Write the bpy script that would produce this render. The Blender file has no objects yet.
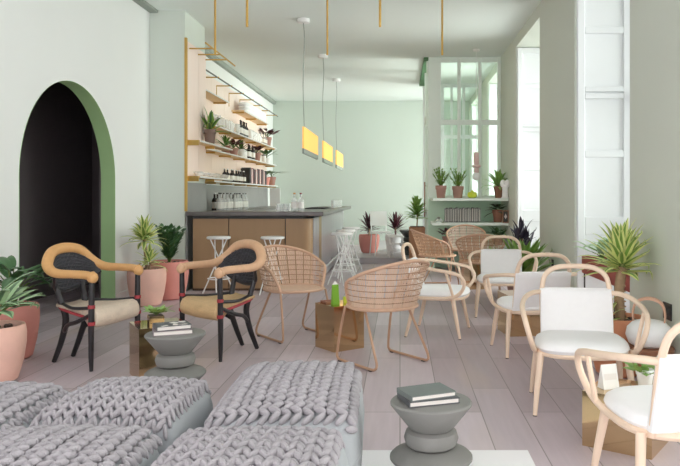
import bpy, math, random
from mathutils import Vector, Matrix
PI = math.pi
S = bpy.context.scene
C = S.collection
RN = random.Random(11)

# ------------------------------------------------------------------ materials
def lin(c):
    c = c / 255.0
    return c / 12.92 if c <= 0.04045 else ((c + 0.055) / 1.055) ** 2.4
def rgb(r, g, b):
    return (lin(r), lin(g), lin(b), 1.0)
MATS = {}
def new_mat(name):
    m = bpy.data.materials.new(name); m.use_nodes = True
    nt = m.node_tree
    b = nt.nodes['Principled BSDF']
    MATS[name] = m
    return m, nt, b
def coords(nt, scale=(1, 1, 1), rot=(0, 0, 0)):
    tc = nt.nodes.new('ShaderNodeTexCoord'); mp = nt.nodes.new('ShaderNodeMapping')
    mp.inputs['Scale'].default_value = scale; mp.inputs['Rotation'].default_value = rot
    nt.links.new(tc.outputs['Object'], mp.inputs['Vector'])
    return mp.outputs['Vector']
def mat(name, col, rough=0.6, metal=0.0, var=0.06, nscale=6.0, bump=0.0, bscale=60.0, stretch=(1, 1, 1), spec=0.5, sub=0.0):
    """Base colour broken up by a soft noise, plus an optional fine bump."""
    m, nt, b = new_mat(name)
    b.inputs['Roughness'].default_value = rough
    b.inputs['Metallic'].default_value = metal
    b.inputs['Specular IOR Level'].default_value = spec
    v = coords(nt, stretch)
    n = nt.nodes.new('ShaderNodeTexNoise'); n.inputs['Scale'].default_value = nscale; n.inputs['Detail'].default_value = 3
    nt.links.new(v, n.inputs['Vector'])
    mx = nt.nodes.new('ShaderNodeMix'); mx.data_type = 'RGBA'
    mx.inputs[6].default_value = tuple(c * (1 - var) for c in col[:3]) + (1,)
    mx.inputs[7].default_value = tuple(min(1, c * (1 + var)) for c in col[:3]) + (1,)
    nt.links.new(n.outputs['Fac'], mx.inputs[0]); nt.links.new(mx.outputs[2], b.inputs['Base Color'])
    if bump > 0:
        n2 = nt.nodes.new('ShaderNodeTexNoise'); n2.inputs['Scale'].default_value = bscale; n2.inputs['Detail'].default_value = 2
        nt.links.new(v, n2.inputs['Vector'])
        bp = nt.nodes.new('ShaderNodeBump'); bp.inputs['Strength'].default_value = bump; bp.inputs['Distance'].default_value = 0.01
        nt.links.new(n2.outputs['Fac'], bp.inputs['Height']); nt.links.new(bp.outputs['Normal'], b.inputs['Normal'])
    return m

mat('paint_white', rgb(234, 236, 235), 0.75, var=0.02, nscale=1.5)
mat('paint_sage', rgb(216, 224, 216), 0.75, var=0.03, nscale=1.5)
mat('paint_sage_deep', rgb(206, 216, 208), 0.75, var=0.03, nscale=1.2)
mat('paint_stone_green', rgb(211, 216, 205), 0.75, var=0.03, nscale=1.2)
mat('paint_ceiling', rgb(230, 237, 234), 0.8, var=0.02, nscale=1.0)
mat('paint_arch_green', rgb(168, 204, 148), 0.6, var=0.04)
mat('paint_mint', rgb(206, 230, 210), 0.5, var=0.02)
mat('paint_dark_green', rgb(88, 132, 92), 0.6, var=0.04)
mat('unlit_dark', rgb(112, 104, 107), 0.7, var=0.1)
mat('paint_frame', rgb(236, 246, 239), 0.45, var=0.02)
mat('shutter_white', rgb(232, 235, 237), 0.5, var=0.01)
mat('slot_grey', rgb(150, 158, 150), 0.7)
mat('brass', rgb(205, 170, 100), 0.28, 1.0, var=0.05)
mat('brass_satin', rgb(206, 168, 92), 0.5, 0.55, var=0.05)
mat('pink_ply', rgb(246, 228, 219), 0.6, var=0.04, nscale=3, stretch=(8, 8, 0.6))
mat('shelf_ply', rgb(226, 196, 148), 0.55, var=0.06, nscale=4, stretch=(8, 1, 8))
mat('shelf_edge', rgb(222, 222, 220), 0.5, var=0.03)
mat('platform_grey', rgb(184, 179, 184), 0.5, var=0.06)
mat('stone_grey', rgb(146, 146, 146), 0.45, var=0.14, nscale=4, spec=0.4)
mat('counter_marble', rgb(104, 99, 98), 0.28, var=0.35, nscale=7)
mat('bar_bronze', rgb(168, 136, 102), 0.5, 0.0, var=0.05, nscale=3, stretch=(6, 6, .5))
mat('bar_seam', rgb(90, 66, 50), 0.6)
mat('bar_steel', rgb(206, 202, 208), 0.3, 0.75, var=0.06, nscale=3, stretch=(6, 6, .4))
mat('white_metal', rgb(240, 240, 240), 0.4, var=0.02)
mat('ash_wood', rgb(235, 210, 187), 0.5, var=0.06, nscale=9, stretch=(3, 3, 0.5))
mat('white_fabric', rgb(244, 243, 244), 0.9, var=0.025, nscale=30, bump=0.15, bscale=300)
mat('cane', rgb(224, 193, 170), 0.6, var=0.14, nscale=26)
mat('cane_brown', rgb(204, 164, 132), 0.6, var=0.14, nscale=26)
mat('cane_pale', rgb(224, 205, 190), 0.6, var=0.1, nscale=26)
mat('cane_line', rgb(168, 130, 106), 0.7, var=0.1, nscale=26)
mat('cane_rim', rgb(210, 172, 146), 0.5, var=0.1, nscale=16)
mat('copper_leg', rgb(194, 156, 130), 0.45, 0.1, var=0.05)
mat('rattan_gold', rgb(214, 164, 108), 0.5, var=0.12, nscale=30)
mat('rattan_blush', rgb(214, 172, 138), 0.5, var=0.12, nscale=30)
mat('weave_black', rgb(66, 66, 72), 0.7, var=0.5, nscale=60)
mat('leg_black', rgb(36, 34, 38), 0.35, var=0.1)
mat('binding_red', rgb(168, 58, 66), 0.6, var=0.15, nscale=40)
mat('rush_pale', rgb(226, 208, 190), 0.75, var=0.22, nscale=30, bump=.6, bscale=130, stretch=(.35, 2, 1))
mat('rush_honey', rgb(214, 182, 138), 0.75, var=0.22, nscale=30, bump=.6, bscale=130, stretch=(.35, 2, 1))
mat('clay_grey', rgb(128, 127, 124), 0.55, var=0.05, nscale=8)
mat('clay_dark', rgb(84, 88, 88), 0.55, var=0.05)
mat('knit_grey', rgb(178, 173, 178), 0.95, var=0.16, nscale=14, bump=0.6, bscale=220, spec=0.2)
mat('pouffe_fabric', rgb(178, 181, 185), 0.95, var=0.05, bump=0.1, bscale=200, spec=0.2)
mat('rug_white', rgb(244, 242, 244), 0.95, var=0.02, bump=0.2, bscale=160)
mat('terra_peach', rgb(236, 190, 174), 0.8, var=0.14, nscale=7)
mat('terra_pink', rgb(224, 152, 142), 0.8, var=0.09, nscale=7)
mat('terra_orange', rgb(220, 152, 116), 0.8, var=0.09, nscale=7)
mat('terra_rose', rgb(176, 136, 126), 0.8, var=0.08, nscale=9)
mat('terra_brown', rgb(150, 104, 86), 0.8, var=0.1, nscale=9)
mat('pot_taupe', rgb(132, 112, 104), 0.8, var=0.08)
mat('planter_red', rgb(162, 72, 64), 0.5, var=0.05)
mat('planter_wood', rgb(172, 124, 92), 0.6, var=0.1, nscale=5, stretch=(6, 6, .6))
mat('soil', rgb(96, 82, 74), 0.95, var=0.5, nscale=70, bump=0.8, bscale=80)
mat('leaf_lime', rgb(228, 232, 158), 0.45, var=0.12, nscale=20)
mat('leaf_mid', rgb(128, 164, 78), 0.42, var=0.2, nscale=14)
mat('leaf_fresh', rgb(140, 176, 96), 0.42, var=0.18, nscale=14)
mat('leaf_dark', rgb(74, 112, 70), 0.35, var=0.25, nscale=14)
mat('leaf_deep', rgb(92, 124, 90), 0.3, var=0.3, nscale=12)
mat('leaf_pale', rgb(166, 196, 150), 0.42, var=0.15, nscale=14)
mat('leaf_burgundy', rgb(84, 44, 54), 0.35, var=0.35, nscale=12)
mat('leaf_ink', rgb(66, 62, 78), 0.35, var=0.35, nscale=12)
mat('trunk', rgb(176, 148, 118), 0.85, var=0.3, nscale=30, bump=0.5, bscale=60)
mat('stem_green', rgb(98, 120, 62), 0.6)
mat('book_grey', rgb(112, 118, 116), 0.6, var=0.05)
mat('book_slate', rgb(88, 90, 92), 0.6, var=0.05)
mat('book_mauve', rgb(146, 132, 136), 0.6, var=0.3, nscale=30)
mat('paper', rgb(228, 222, 216), 0.8)
mat('ink_dark', rgb(52, 54, 56), 0.6, var=0.2)
mat('glass_dark', rgb(50, 44, 46), 0.15, var=0.1)
mat('glass_wine', rgb(150, 44, 66), 0.2, var=0.1)
mat('label_white', rgb(236, 234, 230), 0.6)
mat('cap_orange', rgb(216, 140, 60), 0.5)
mat('cap_red', rgb(120, 40, 48), 0.5)
mat('leather_tan', rgb(202, 160, 134), 0.55, var=0.06)
mat('wood_brown', rgb(150, 104, 78), 0.5, var=0.12, nscale=6, stretch=(5, 1, 5))
mat('card_green', rgb(120, 172, 48), 0.5)
mat('lime_yellow', rgb(214, 226, 70), 0.4)
mat('socket_black', rgb(40, 38, 38), 0.4)
mat('bead_pink', rgb(226, 196, 192), 0.4)
mat('cord_grey', rgb(150, 156, 152), 0.6)
mat('cord_white', rgb(235, 238, 236), 0.6)
mat('linen_white', rgb(240, 240, 242), 0.9)
mat('mask_white', rgb(244, 245, 245), 0.6)

def glass_mat(name, tint=(1, 1, 1, 1), gloss=1.0):
    m = bpy.data.materials.new(name); m.use_nodes = True
    nt = m.node_tree; nt.nodes.clear()
    out = nt.nodes.new('ShaderNodeOutputMaterial'); mx = nt.nodes.new('ShaderNodeMixShader')
    tr = nt.nodes.new('ShaderNodeBsdfTransparent'); tr.inputs[0].default_value = tint
    gl = nt.nodes.new('ShaderNodeBsdfGlossy'); gl.inputs['Roughness'].default_value = 0.03
    lw = nt.nodes.new('ShaderNodeFresnel'); lw.inputs[0].default_value = 1.45
    mu = nt.nodes.new('ShaderNodeMath'); mu.operation = 'MULTIPLY'; mu.inputs[1].default_value = gloss
    nt.links.new(lw.outputs[0], mu.inputs[0]); nt.links.new(mu.outputs[0], mx.inputs[0])
    nt.links.new(tr.outputs[0], mx.inputs[1]); nt.links.new(gl.outputs[0], mx.inputs[2]); nt.links.new(mx.outputs[0], out.inputs[0])
    MATS[name] = m
glass_mat('pane_glass', (0.94, 0.98, 0.95, 1))
m, nt, b = new_mat('tumbler_glass')
b.inputs['Base Color'].default_value = rgb(244, 247, 247); b.inputs['Roughness'].default_value = 0.08; b.inputs['Alpha'].default_value = 0.34

def emit_mat(name, col, strength):
    m, nt, b = new_mat(name)
    b.inputs['Base Color'].default_value = col
    b.inputs['Emission Color'].default_value = col
    b.inputs['Emission Strength'].default_value = strength
emit_mat('lamp_yellow', rgb(238, 180, 90), 0.35)

# polished brass sheet
m, nt, b = new_mat('brass_mirror')
b.inputs['Base Color'].default_value = rgb(216, 188, 146); b.inputs['Metallic'].default_value = 1.0; b.inputs['Roughness'].default_value = 0.09
n = nt.nodes.new('ShaderNodeTexNoise'); n.inputs['Scale'].default_value = 3.0
bp = nt.nodes.new('ShaderNodeBump'); bp.inputs['Strength'].default_value = 0.04
nt.links.new(coords(nt), n.inputs['Vector']); nt.links.new(n.outputs['Fac'], bp.inputs['Height']); nt.links.new(bp.outputs['Normal'], b.inputs['Normal'])

# plank floor: long boards running away along Y
m, nt, b = new_mat('floor_planks')
v = coords(nt, (1, 1, 1), (0, 0, PI / 2))
br = nt.nodes.new('ShaderNodeTexBrick')
br.offset = 0.37; br.inputs['Scale'].default_value = 1.0
br.inputs['Brick Width'].default_value = 1.35; br.inputs['Row Height'].default_value = 0.235
br.inputs['Mortar Size'].default_value = 0.0035; br.inputs['Mortar Smooth'].default_value = 0.3; br.inputs['Bias'].default_value = -0.1
br.inputs['Color1'].default_value = rgb(186, 171, 178); br.inputs['Color2'].default_value = rgb(215, 201, 209)
br.inputs['Mortar'].default_value = rgb(140, 130, 130)
nt.links.new(v, br.inputs['Vector'])
n = nt.nodes.new('ShaderNodeTexNoise'); n.inputs['Scale'].default_value = 3.0; n.inputs['Detail'].default_value = 5
nt.links.new(coords(nt, (9, 0.7, 1)), n.inputs['Vector'])
n2 = nt.nodes.new('ShaderNodeTexNoise'); n2.inputs['Scale'].default_value = 1.3; n2.inputs['Detail'].default_value = 2
nt.links.new(coords(nt, (2.2, 0.5, 1)), n2.inputs['Vector'])
mx = nt.nodes.new('ShaderNodeMix'); mx.data_type = 'RGBA'; mx.blend_type = 'MULTIPLY'
rmp = nt.nodes.new('ShaderNodeMapRange'); rmp.inputs[3].default_value = 0.86; rmp.inputs[4].default_value = 1.1
nt.links.new(n.outputs['Fac'], rmp.inputs[0])
mx.inputs[0].default_value = 1.0
nt.links.new(br.outputs['Color'], mx.inputs[6]); nt.links.new(rmp.outputs[0], mx.inputs[7])
mx2 = nt.nodes.new('ShaderNodeMix'); mx2.data_type = 'RGBA'
r2 = nt.nodes.new('ShaderNodeMapRange'); r2.inputs[1].default_value = 0.55; r2.inputs[2].default_value = 0.75; r2.inputs[4].default_value = 0.45
nt.links.new(n2.outputs['Fac'], r2.inputs[0]); nt.links.new(r2.outputs[0], mx2.inputs[0])
nt.links.new(mx.outputs[2], mx2.inputs[6]); mx2.inputs[7].default_value = rgb(206, 184, 170)
nt.links.new(mx2.outputs[2], b.inputs['Base Color'])
b.inputs['Roughness'].default_value = 0.42

# ------------------------------------------------------------------ mesh helpers
def catmull(pts, n=6, closed=False):
    P = [Vector(p) for p in pts]; out = []
    k = len(P); rng = range(k if closed else k - 1)
    for i in rng:
        p0 = P[(i - 1) % k] if closed or i > 0 else P[0] * 2 - P[1]
        p1 = P[i]; p2 = P[(i + 1) % k]
        p3 = P[(i + 2) % k] if closed or i + 2 < k else P[-1] * 2 - P[-2]
        for j in range(n):
            t = j / n
            out.append(0.5 * ((2 * p1) + (p2 - p0) * t + (2 * p0 - 5 * p1 + 4 * p2 - p3) * t * t + (3 * p1 - p0 - 3 * p2 + p3) * t ** 3))
    if not closed: out.append(P[-1])
    return out

class MB:
    def __init__(s): s.v = []; s.f = []; s.m = []
    def face(s, idx, mi=0): s.f.append(tuple(idx)); s.m.append(mi)
    def add(s, verts, faces, mi=0):
        o = len(s.v); s.v.extend(tuple(v) for v in verts)
        for f in faces: s.f.append(tuple(i + o for i in f)); s.m.append(mi)
    def box(s, c, d, rz=0.0, mi=0, M=None):
        hx, hy, hz = d[0] / 2, d[1] / 2, d[2] / 2
        V = [Vector((x, y, z)) for x in (-hx, hx) for y in (-hy, hy) for z in (-hz, hz)]
        T = M if M is not None else Matrix.Translation(c) @ Matrix.Rotation(rz, 4, 'Z')
        s.add([T @ v for v in V], [(0, 1, 3, 2), (4, 6, 7, 5), (0, 4, 5, 1), (2, 3, 7, 6), (0, 2, 6, 4), (1, 5, 7, 3)], mi)
    def span(s, a, b, mi=0):
        c = [(p + q) / 2 for p, q in zip(a, b)]; d = [abs(q - p) for p, q in zip(a, b)]
        s.box(c, d, mi=mi)
    def tube(s, pts, r, sides=8, closed=False, mi=0, caps=True):
        P = [Vector(p) for p in pts]; k = len(P)
        rad = r if isinstance(r, (list, tuple)) else [r] * k
        T = []
        for i in range(k):
            a = P[(i - 1) % k] if closed or i > 0 else P[i]
            b = P[(i + 1) % k] if closed or i < k - 1 else P[i]
            t = b - a
            T.append(t.normalized() if t.length > 1e-9 else Vector((0, 0, 1)))
        up = Vector((0, 0, 1)) if abs(T[0].z) < 0.9 else Vector((1, 0, 0))
        nrm = T[0].cross(up).normalized(); o = len(s.v)
        for i in range(k):
            nrm = (nrm - T[i] * nrm.dot(T[i]))
            nrm = nrm.normalized() if nrm.length > 1e-6 else T[i].orthogonal().normalized()
            bn = T[i].cross(nrm)
            for j in range(sides):
                a = 2 * PI * j / sides
                s.v.append(tuple(P[i] + (nrm * math.cos(a) + bn * math.sin(a)) * rad[i]))
        for i in range(k if closed else k - 1):
            i2 = (i + 1) % k
            for j in range(sides):
                j2 = (j + 1) % sides
                s.face((o + i * sides + j, o + i * sides + j2, o + i2 * sides + j2, o + i2 * sides + j), mi)
        if caps and not closed:
            s.face([o + j for j in range(sides)][::-1], mi)
            s.face([o + (k - 1) * sides + j for j in range(sides)], mi)
    def lathe(s, prof, c=(0, 0, 0), seg=28, mi=0, sx=1.0, sy=1.0, expo=None):
        """prof: (radius, z) from bottom to top; expo rounds the plan towards a square."""
        o = len(s.v)
        for r, z in prof:
            for j in range(seg):
                a = 2 * PI * j / seg; ca, sa = math.cos(a), math.sin(a)
                if expo:
                    ca = math.copysign(abs(ca) ** (2 / expo), ca); sa = math.copysign(abs(sa) ** (2 / expo), sa)
                s.v.append((c[0] + r * sx * ca, c[1] + r * sy * sa, c[2] + z))
        for i in range(len(prof) - 1):
            for j in range(seg):
                j2 = (j + 1) % seg
                s.face((o + i * seg + j, o + i * seg + j2, o + (i + 1) * seg + j2, o + (i + 1) * seg + j), mi)
        if prof[0][0] > 1e-5: s.face([o + j for j in range(seg)][::-1], mi)
        if prof[-1][0] > 1e-5: s.face([o + (len(prof) - 1) * seg + j for j in range(seg)], mi)
    def ball(s, c, r, seg=12, rings=8, M=None, mi=0):
        V = []; F = []
        V.append((0, 0, -1))
        for i in range(1, rings):
            a = -PI / 2 + PI * i / rings
            for j in range(seg):
                t = 2 * PI * j / seg
                V.append((math.cos(a) * math.cos(t), math.cos(a) * math.sin(t), math.sin(a)))
        V.append((0, 0, 1)); n = len(V)
        for j in range(seg):
            j2 = (j + 1) % seg
            F.append((0, 1 + j2, 1 + j)); F.append((n - 1, n - 1 - seg + j, n - 1 - seg + j2))
            for i in range(rings - 2):
                F.append((1 + i * seg + j, 1 + i * seg + j2, 1 + (i + 1) * seg + j2, 1 + (i + 1) * seg + j))
        rr = r if isinstance(r, (list, tuple)) else (r, r, r)
        T = M if M is not None else Matrix.Translation(c)
        s.add([T @ Vector((x * rr[0], y * rr[1], z * rr[2])) for x, y, z in V], F, mi)
    def strip(s, rows, mi=0, closed=False):
        """a quad sheet through rows of equally many points"""
        o = len(s.v); w = len(rows[0])
        for r in rows: s.v.extend(tuple(p) for p in r)
        for i in range(len(rows) - 1):
            for j in range(w - (0 if closed else 1)):
                j2 = (j + 1) % w
                s.face((o + i * w + j, o + i * w + j2, o + (i + 1) * w + j2, o + (i + 1) * w + j), mi)
    def leaf(s, base, az, el, L, W, droop=0.8, n=6, fold=0.25, kind='strap', mi=(0, 0), twist=0.0):
        p = Vector(base); rows = []
        for i in range(n + 1):
            t = i / n
            e = el - droop * t * t
            d = Vector((math.cos(az) * math.cos(e), math.sin(az) * math.cos(e), math.sin(e)))
            sd = Vector((-math.sin(az), math.cos(az), 0)); nr = d.cross(sd) * -1
            if twist: sd = (Matrix.Rotation(twist * t, 3, d) @ sd); nr = (Matrix.Rotation(twist * t, 3, d) @ nr)
            if kind == 'strap': w = W * min(1, 0.45 + t * 2.6) * (1 - t ** 2.2) ** 0.8
            elif kind == 'ovate': w = W * math.sin(PI * min(1, 0.06 + 0.94 * t) ** 0.8) ** 0.8
            else: w = W * (1 - t) ** 0.7
            w = max(w, 0.0006)
            rows.append([p + sd * (o * w / 2) - nr * (-abs(o) * fold * w / 2) for o in (-1, -0.4, 0, 0.4, 1)])
            p = p + d * (L / n)
        o = len(s.v)
        for r in rows: s.v.extend(tuple(q) for q in r)
        for i in range(n):
            for j in range(4):
                s.face((o + i * 5 + j, o + i * 5 + j + 1, o + (i + 1) * 5 + j + 1, o + (i + 1) * 5 + j), mi[1] if j in (0, 3) else mi[0])
    def clamp(s, axis, lo=None, hi=None):
        V = []
        for v in s.v:
            v = list(v)
            if hi is not None and v[axis] > hi: v[axis] = hi - min(.03, .12 * (v[axis] - hi))
            if lo is not None and v[axis] < lo: v[axis] = lo + min(.03, .12 * (lo - v[axis]))
            V.append(tuple(v))
        s.v = V
        return s
    def build(s, name, mats, parent=None, smooth=True, loc=None, bevel=0.0, rotz=0.0, seg=2, angle=40):
        me = bpy.data.meshes.new(name)
        me.from_pydata(s.v, [], s.f)
        if not isinstance(mats, (list, tuple)): mats = [mats]
        for q in mats: me.materials.append(MATS[q])
        me.polygons.foreach_set('material_index', s.m)
        me.polygons.foreach_set('use_smooth', [smooth] * len(s.f))
        me.update()
        import bmesh
        bm = bmesh.new(); bm.from_mesh(me); bmesh.ops.recalc_face_normals(bm, faces=bm.faces)
        if smooth:
            for e in bm.edges:
                if len(e.link_faces) == 2 and e.calc_face_angle(0) > math.radians(angle): e.smooth = False
        bm.to_mesh(me); bm.free()
        o = bpy.data.objects.new(name, me); C.objects.link(o)
        if parent: o.parent = parent
        if loc is not None: o.location = loc
        o.rotation_euler = (0, 0, rotz)
        if bevel:
            md = o.modifiers.new('edge', 'BEVEL'); md.width = bevel; md.segments = seg; md.limit_method = 'ANGLE'; md.angle_limit = math.radians(50)
        return o

def thing(name, label, cat, loc=(0, 0, 0), rotz=0.0, group=None):
    o = bpy.data.objects.new(name, None); C.objects.link(o)
    o.empty_display_size = 0.1
    o.location = loc; o.rotation_euler = (0, 0, rotz)
    o['label'] = label; o['category'] = cat
    if group: o['group'] = group
    return o
def tag(o, label, cat, group=None):
    o['label'] = label; o['category'] = cat
    if group: o['group'] = group
    return o
def struct(o):
    o['kind'] = 'structure'; return o
def dup(root, loc, rotz=0.0, label=None, group=None, scale=1.0, swap=None):
    """Copy a thing with its parts and sub-parts; swap maps material names for the copy."""
    def cp(o, par):
        c = o.copy(); C.objects.link(c)
        if par is not None: c.parent = par
        if swap and c.type == 'MESH' and any(ms and ms.name in swap for ms in c.data.materials):
            c.data = c.data.copy()
            for i, ms in enumerate(c.data.materials):
                if ms.name in swap: c.data.materials[i] = MATS[swap[ms.name]]
        for ch in kids[o.name]: cp(ch, c)
        return c
    kids = {}
    def walk(o):
        kids[o.name] = list(o.children)
        for ch in o.children: walk(ch)
    walk(root)
    r = cp(root, None)
    r.location = loc; r.rotation_euler = (0, 0, rotz); r.scale = (scale,) * 3
    if label: r['label'] = label
    if group: r['group'] = group
    return r
def face_to(fx, fy):      # things are built looking along -Y
    return math.atan2(fx, -fy)
def rounded_poly(pts, r, n=5):
    out = []; k = len(pts); P = [Vector(p) for p in pts]
    for i in range(k):
        a, b, c = P[i - 1], P[i], P[(i + 1) % k]
        u = (a - b).normalized() * r; w = (c - b).normalized() * r
        for j in range(n + 1):
            t = j / n
            out.append(b + u * (1 - t) ** 2 + w * t ** 2)
    return out

# ------------------------------------------------------------------ the room
XL, XR, XP, XB = -3.29, 1.77, -2.83, -3.27
CH = 3.69
YP0, YP1, YB, YG = 9.2, 10.15, 18.0, 12.29
Y0 = -2.0

f = MB(); f.span((-4.5, Y0, -0.1), (2.5, YB + .1, 0)); struct(f.build('floor', 'floor_planks', smooth=False))
f = MB(); f.span((-4.5, Y0, CH), (2.5, YB + .1, CH + .12)); struct(f.build('ceiling', 'paint_ceiling', smooth=False))

# side wall with the arched opening
ay, aw, asp, arise = 7.06, 1.018, 1.42, 0.98
N = 40
arc = [(ay - aw * math.cos(PI * i / N), asp + arise * math.sin(PI * i / N)) for i in range(N + 1)]
w = MB()
for x in (XL, XL - .16):
    w.add([(x, Y0, 0), (x, ay - aw, 0), (x, ay - aw, CH), (x, Y0, CH)], [(0, 1, 2, 3)])
    w.add([(x, ay + aw, 0), (x, YP0, 0), (x, YP0, CH), (x, ay + aw, CH)], [(0, 1, 2, 3)])
    rows = [[(x, y, z), (x, y, CH)] for y, z in arc]
    o = len(w.v)
    for r in rows: w.v.extend(r)
    for i in range(N): w.face((o + 2 * i, o + 2 * i + 2, o + 2 * i + 3, o + 2 * i + 1))
struct(w.build('wall_left', 'paint_white', smooth=False))
w = MB()
full = [(ay - aw, 0)] + arc + [(ay + aw, 0)]
w.strip([[(XL + .004, y, z) for y, z in full], [(XL - .16, y, z) for y, z in full]])
struct(w.build('trim_1', 'paint_arch_green'))
w = MB()      # unlit room beyond the arch, its darkness put into the wall colour
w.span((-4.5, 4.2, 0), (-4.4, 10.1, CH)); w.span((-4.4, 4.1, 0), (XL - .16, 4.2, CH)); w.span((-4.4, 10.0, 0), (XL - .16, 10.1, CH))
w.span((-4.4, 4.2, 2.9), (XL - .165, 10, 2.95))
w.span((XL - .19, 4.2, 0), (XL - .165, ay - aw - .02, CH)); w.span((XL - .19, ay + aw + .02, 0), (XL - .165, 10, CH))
struct(w.build('wall_corridor', 'unlit_dark', smooth=False))
w = MB(); w.span((XL - .16, YP0, 0), (XP, YP1, CH)); struct(w.build('wall_pier', 'paint_sage', smooth=False))
w = MB(); w.span((XB - .13, YP1, 0), (XB, YB, CH)); struct(w.build('wall_bar', 'paint_white', smooth=False))
w = MB(); w.span((-3.5, YB, 0), (2.5, YB + .12, CH)); struct(w.build('wall_back', 'paint_sage_deep', smooth=False))
b_ = MB(); b_.span((XL, Y0, 0), (XL + .018, ay - aw, .12)); b_.span((XL, ay + aw, 0), (XL + .018, YP0, .12))
b_.span((XL, YP0 - .018, 0), (XP, YP0, .12)); struct(b_.build('baseboard_left', 'paint_white', smooth=False, bevel=.004))
b_ = MB(); b_.span((XB, YB - .018, 0), (2.4, YB, .12)); struct(b_.build('baseboard_back', 'paint_sage', smooth=False))
t_ = MB(); t_.span((XB, YP1, CH - .085), (XB + .07, YB, CH)); struct(t_.build('slot_shade_strip', 'slot_grey', smooth=False))  # solid strip, its grey stands in for shade in the ceiling slot
t_ = MB(); t_.span((XL, Y0, CH - .035), (XL + .11, YP0, CH)); struct(t_.build('shadow_gap_strip', 'slot_grey', smooth=False))  # shadow gap under the ceiling, its shade painted as a grey strip

# window wall: four tall openings in a thick wall, folded shutters on the far reveals
WO = [(1.9, 3.6), (5.39, 7.1), (8.87, 10.7), (12.42, 14.15), (15.6, 17.5)]  # the last opening is added to bring light to the back wall
WT = 0.68; HEAD = 3.52
w = MB(); y = Y0
for a, b in WO:
    w.span((XR, y, 0), (XR + WT, a, CH)); w.span((XR, a, HEAD), (XR + WT, b, CH)); y = b
w.span((XR, y, 0), (XR + WT, YB, CH))
struct(w.build('wall_right', 'paint_stone_green', smooth=False))
b_ = MB(); y = Y0
for a, b in WO:
    b_.span((XR - .018, y, 0), (XR, a, .12)); y = b
b_.span((XR - .018, y, 0), (XR, YB, .12)); struct(b_.build('baseboard_right', 'paint_stone_green', smooth=False))
for i, (a, b) in enumerate(WO):
    r = bpy.data.objects.new('window_%d' % (i + 1), None); C.objects.link(r); r.location = (XR, b, 0); struct(r)
    H = HEAD
    fr = MB()                                       # window frame near the outer face
    xo = WT - .10; L = b - a
    for yy in (-L, -L / 2 - .03, -.06): fr.span((xo, yy, .0), (xo + .06, yy + .06, H))
    for zz in (0, .9, 2.2, H - .07): fr.span((xo, -L, zz), (xo + .06, 0, zz + .07))
    fr.build('window_frame', 'shutter_white', r, smooth=False)
    g = MB(); g.span((xo + .025, -L + .03, .05), (xo + .03, -.03, H - .05)); g.build('window_pane', 'pane_glass', r, smooth=False)
    def shutter(ysurf, sgn):
        sh = MB()
        x0, x1 = .02, xo - .02
        yb = ysurf; ym = ysurf + sgn * .022; yf = ysurf + sgn * .045
        sh.span((x0, min(yb, ym), 0.01), (x1, max(yb, ym), H - .01))
        for xa, xb in ((x0, x0 + .075), (x1 - .075, x1)): sh.span((xa, min(ym, yf), .01), (xb, max(ym, yf), H - .01))
        for za, zb in ((.01, .12), (.86, 1.04), (1.64, 1.71), (2.23, 2.29), (2.30, 2.36), (2.89, 2.96), (3.42, H - .01)):
            sh.span((x0 + .075, min(ym, yf), za), (x1 - .075, max(ym, yf), zb))
        p = sh.build('shutter', 'shutter_white', r, smooth=False, bevel=.006, seg=1)
    shutter(0, -1); shutter(-L, 1)

# glazed partition with its lower panel
r = bpy.data.objects.new('wall_partition', None); C.objects.link(r); r.location = (0, YG, 0); struct(r)
XG = 0.50
fr = MB()
for xa, xb in ((XG, .72), (1.01, 1.067), (1.376, 1.433), (1.715, XR)): fr.span((xa, 0, 1.2), (xb, .08, CH))
for za, zb in ((1.2, 1.26), (2.5, 2.59), (3.60, CH)): fr.span((.72, .005, za), (1.715, .075, zb))
fr.build('partition_frame', 'paint_frame', r, smooth=False, bevel=.006, seg=1)
p = MB(); p.span((XG, .0, 0), (XR, .08, 1.2)); p.build('partition_panel', 'paint_mint', r, smooth=False)
for xa, xb in ((.72, 1.01), (1.067, 1.376), (1.433, 1.715)):
    for za, zb in ((1.26, 2.5), (2.59, 3.60)):
        g = MB(); g.span((xa - .01, .036, za - .01), (xb + .01, .042, zb + .01)); g.build('partition_pane', 'pane_glass', r, smooth=False)
# second glazed screen behind, with the green header that runs back to it
r = bpy.data.objects.new('wall_screen', None); C.objects.link(r); r.location = (0, 15.25, 0); struct(r)
fr = MB()
for xa, xb in ((.50, .62), (.90, .96), (1.10, 1.15), (1.36, 1.42), (1.70, XR)): fr.span((xa, 0, 0), (xb, .07, CH))
for za, zb in ((.0, .9), (2.50, 2.58), (3.62, CH)): fr.span((.50, .002, za), (XR, .068, zb))
fr.build('screen_frame', 'shutter_white', r, smooth=False)
g = MB(); g.span((.52, .03, .9), (XR - .02, .035, 3.62)); g.build('screen_pane', 'pane_glass', r, smooth=False)
h = MB(); h.span((.42, YG + .01, CH - .05), (.54, 15.25, CH)); struct(h.build('trim_4', 'paint_dark_green', smooth=False))
r = bpy.data.objects.new('door_1', None); C.objects.link(r); r.location = (.47, YG + .1, 0); struct(r)
d = MB(); d.span((0, 0, 0), (.07, .12, CH - .05)); d.span((0.01, 1.2, 0), (.06, 1.32, CH - .05)); d.span((.01, .12, 2.6), (.06, 1.2, 2.75)); d.span((.02, .12, 0), (.05, 1.2, 1.0))
d.build('door_frame', 'paint_sage', r, smooth=False)
g = MB(); g.span((.032, .12, 1.0), (.038, 1.2, 2.6)); g.build('door_pane', 'pane_glass', r, smooth=False)
hd = MB(); hd.tube([(-.03, .06, .88), (-.03, .06, 1.5)], .012); hd.tube([(-.03, .06, .95), (0, .06, .95)], .006); hd.tube([(-.03, .06, 1.43), (0, .06, 1.43)], .006)
hd.build('door_handle', 'wood_brown', r)
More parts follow.
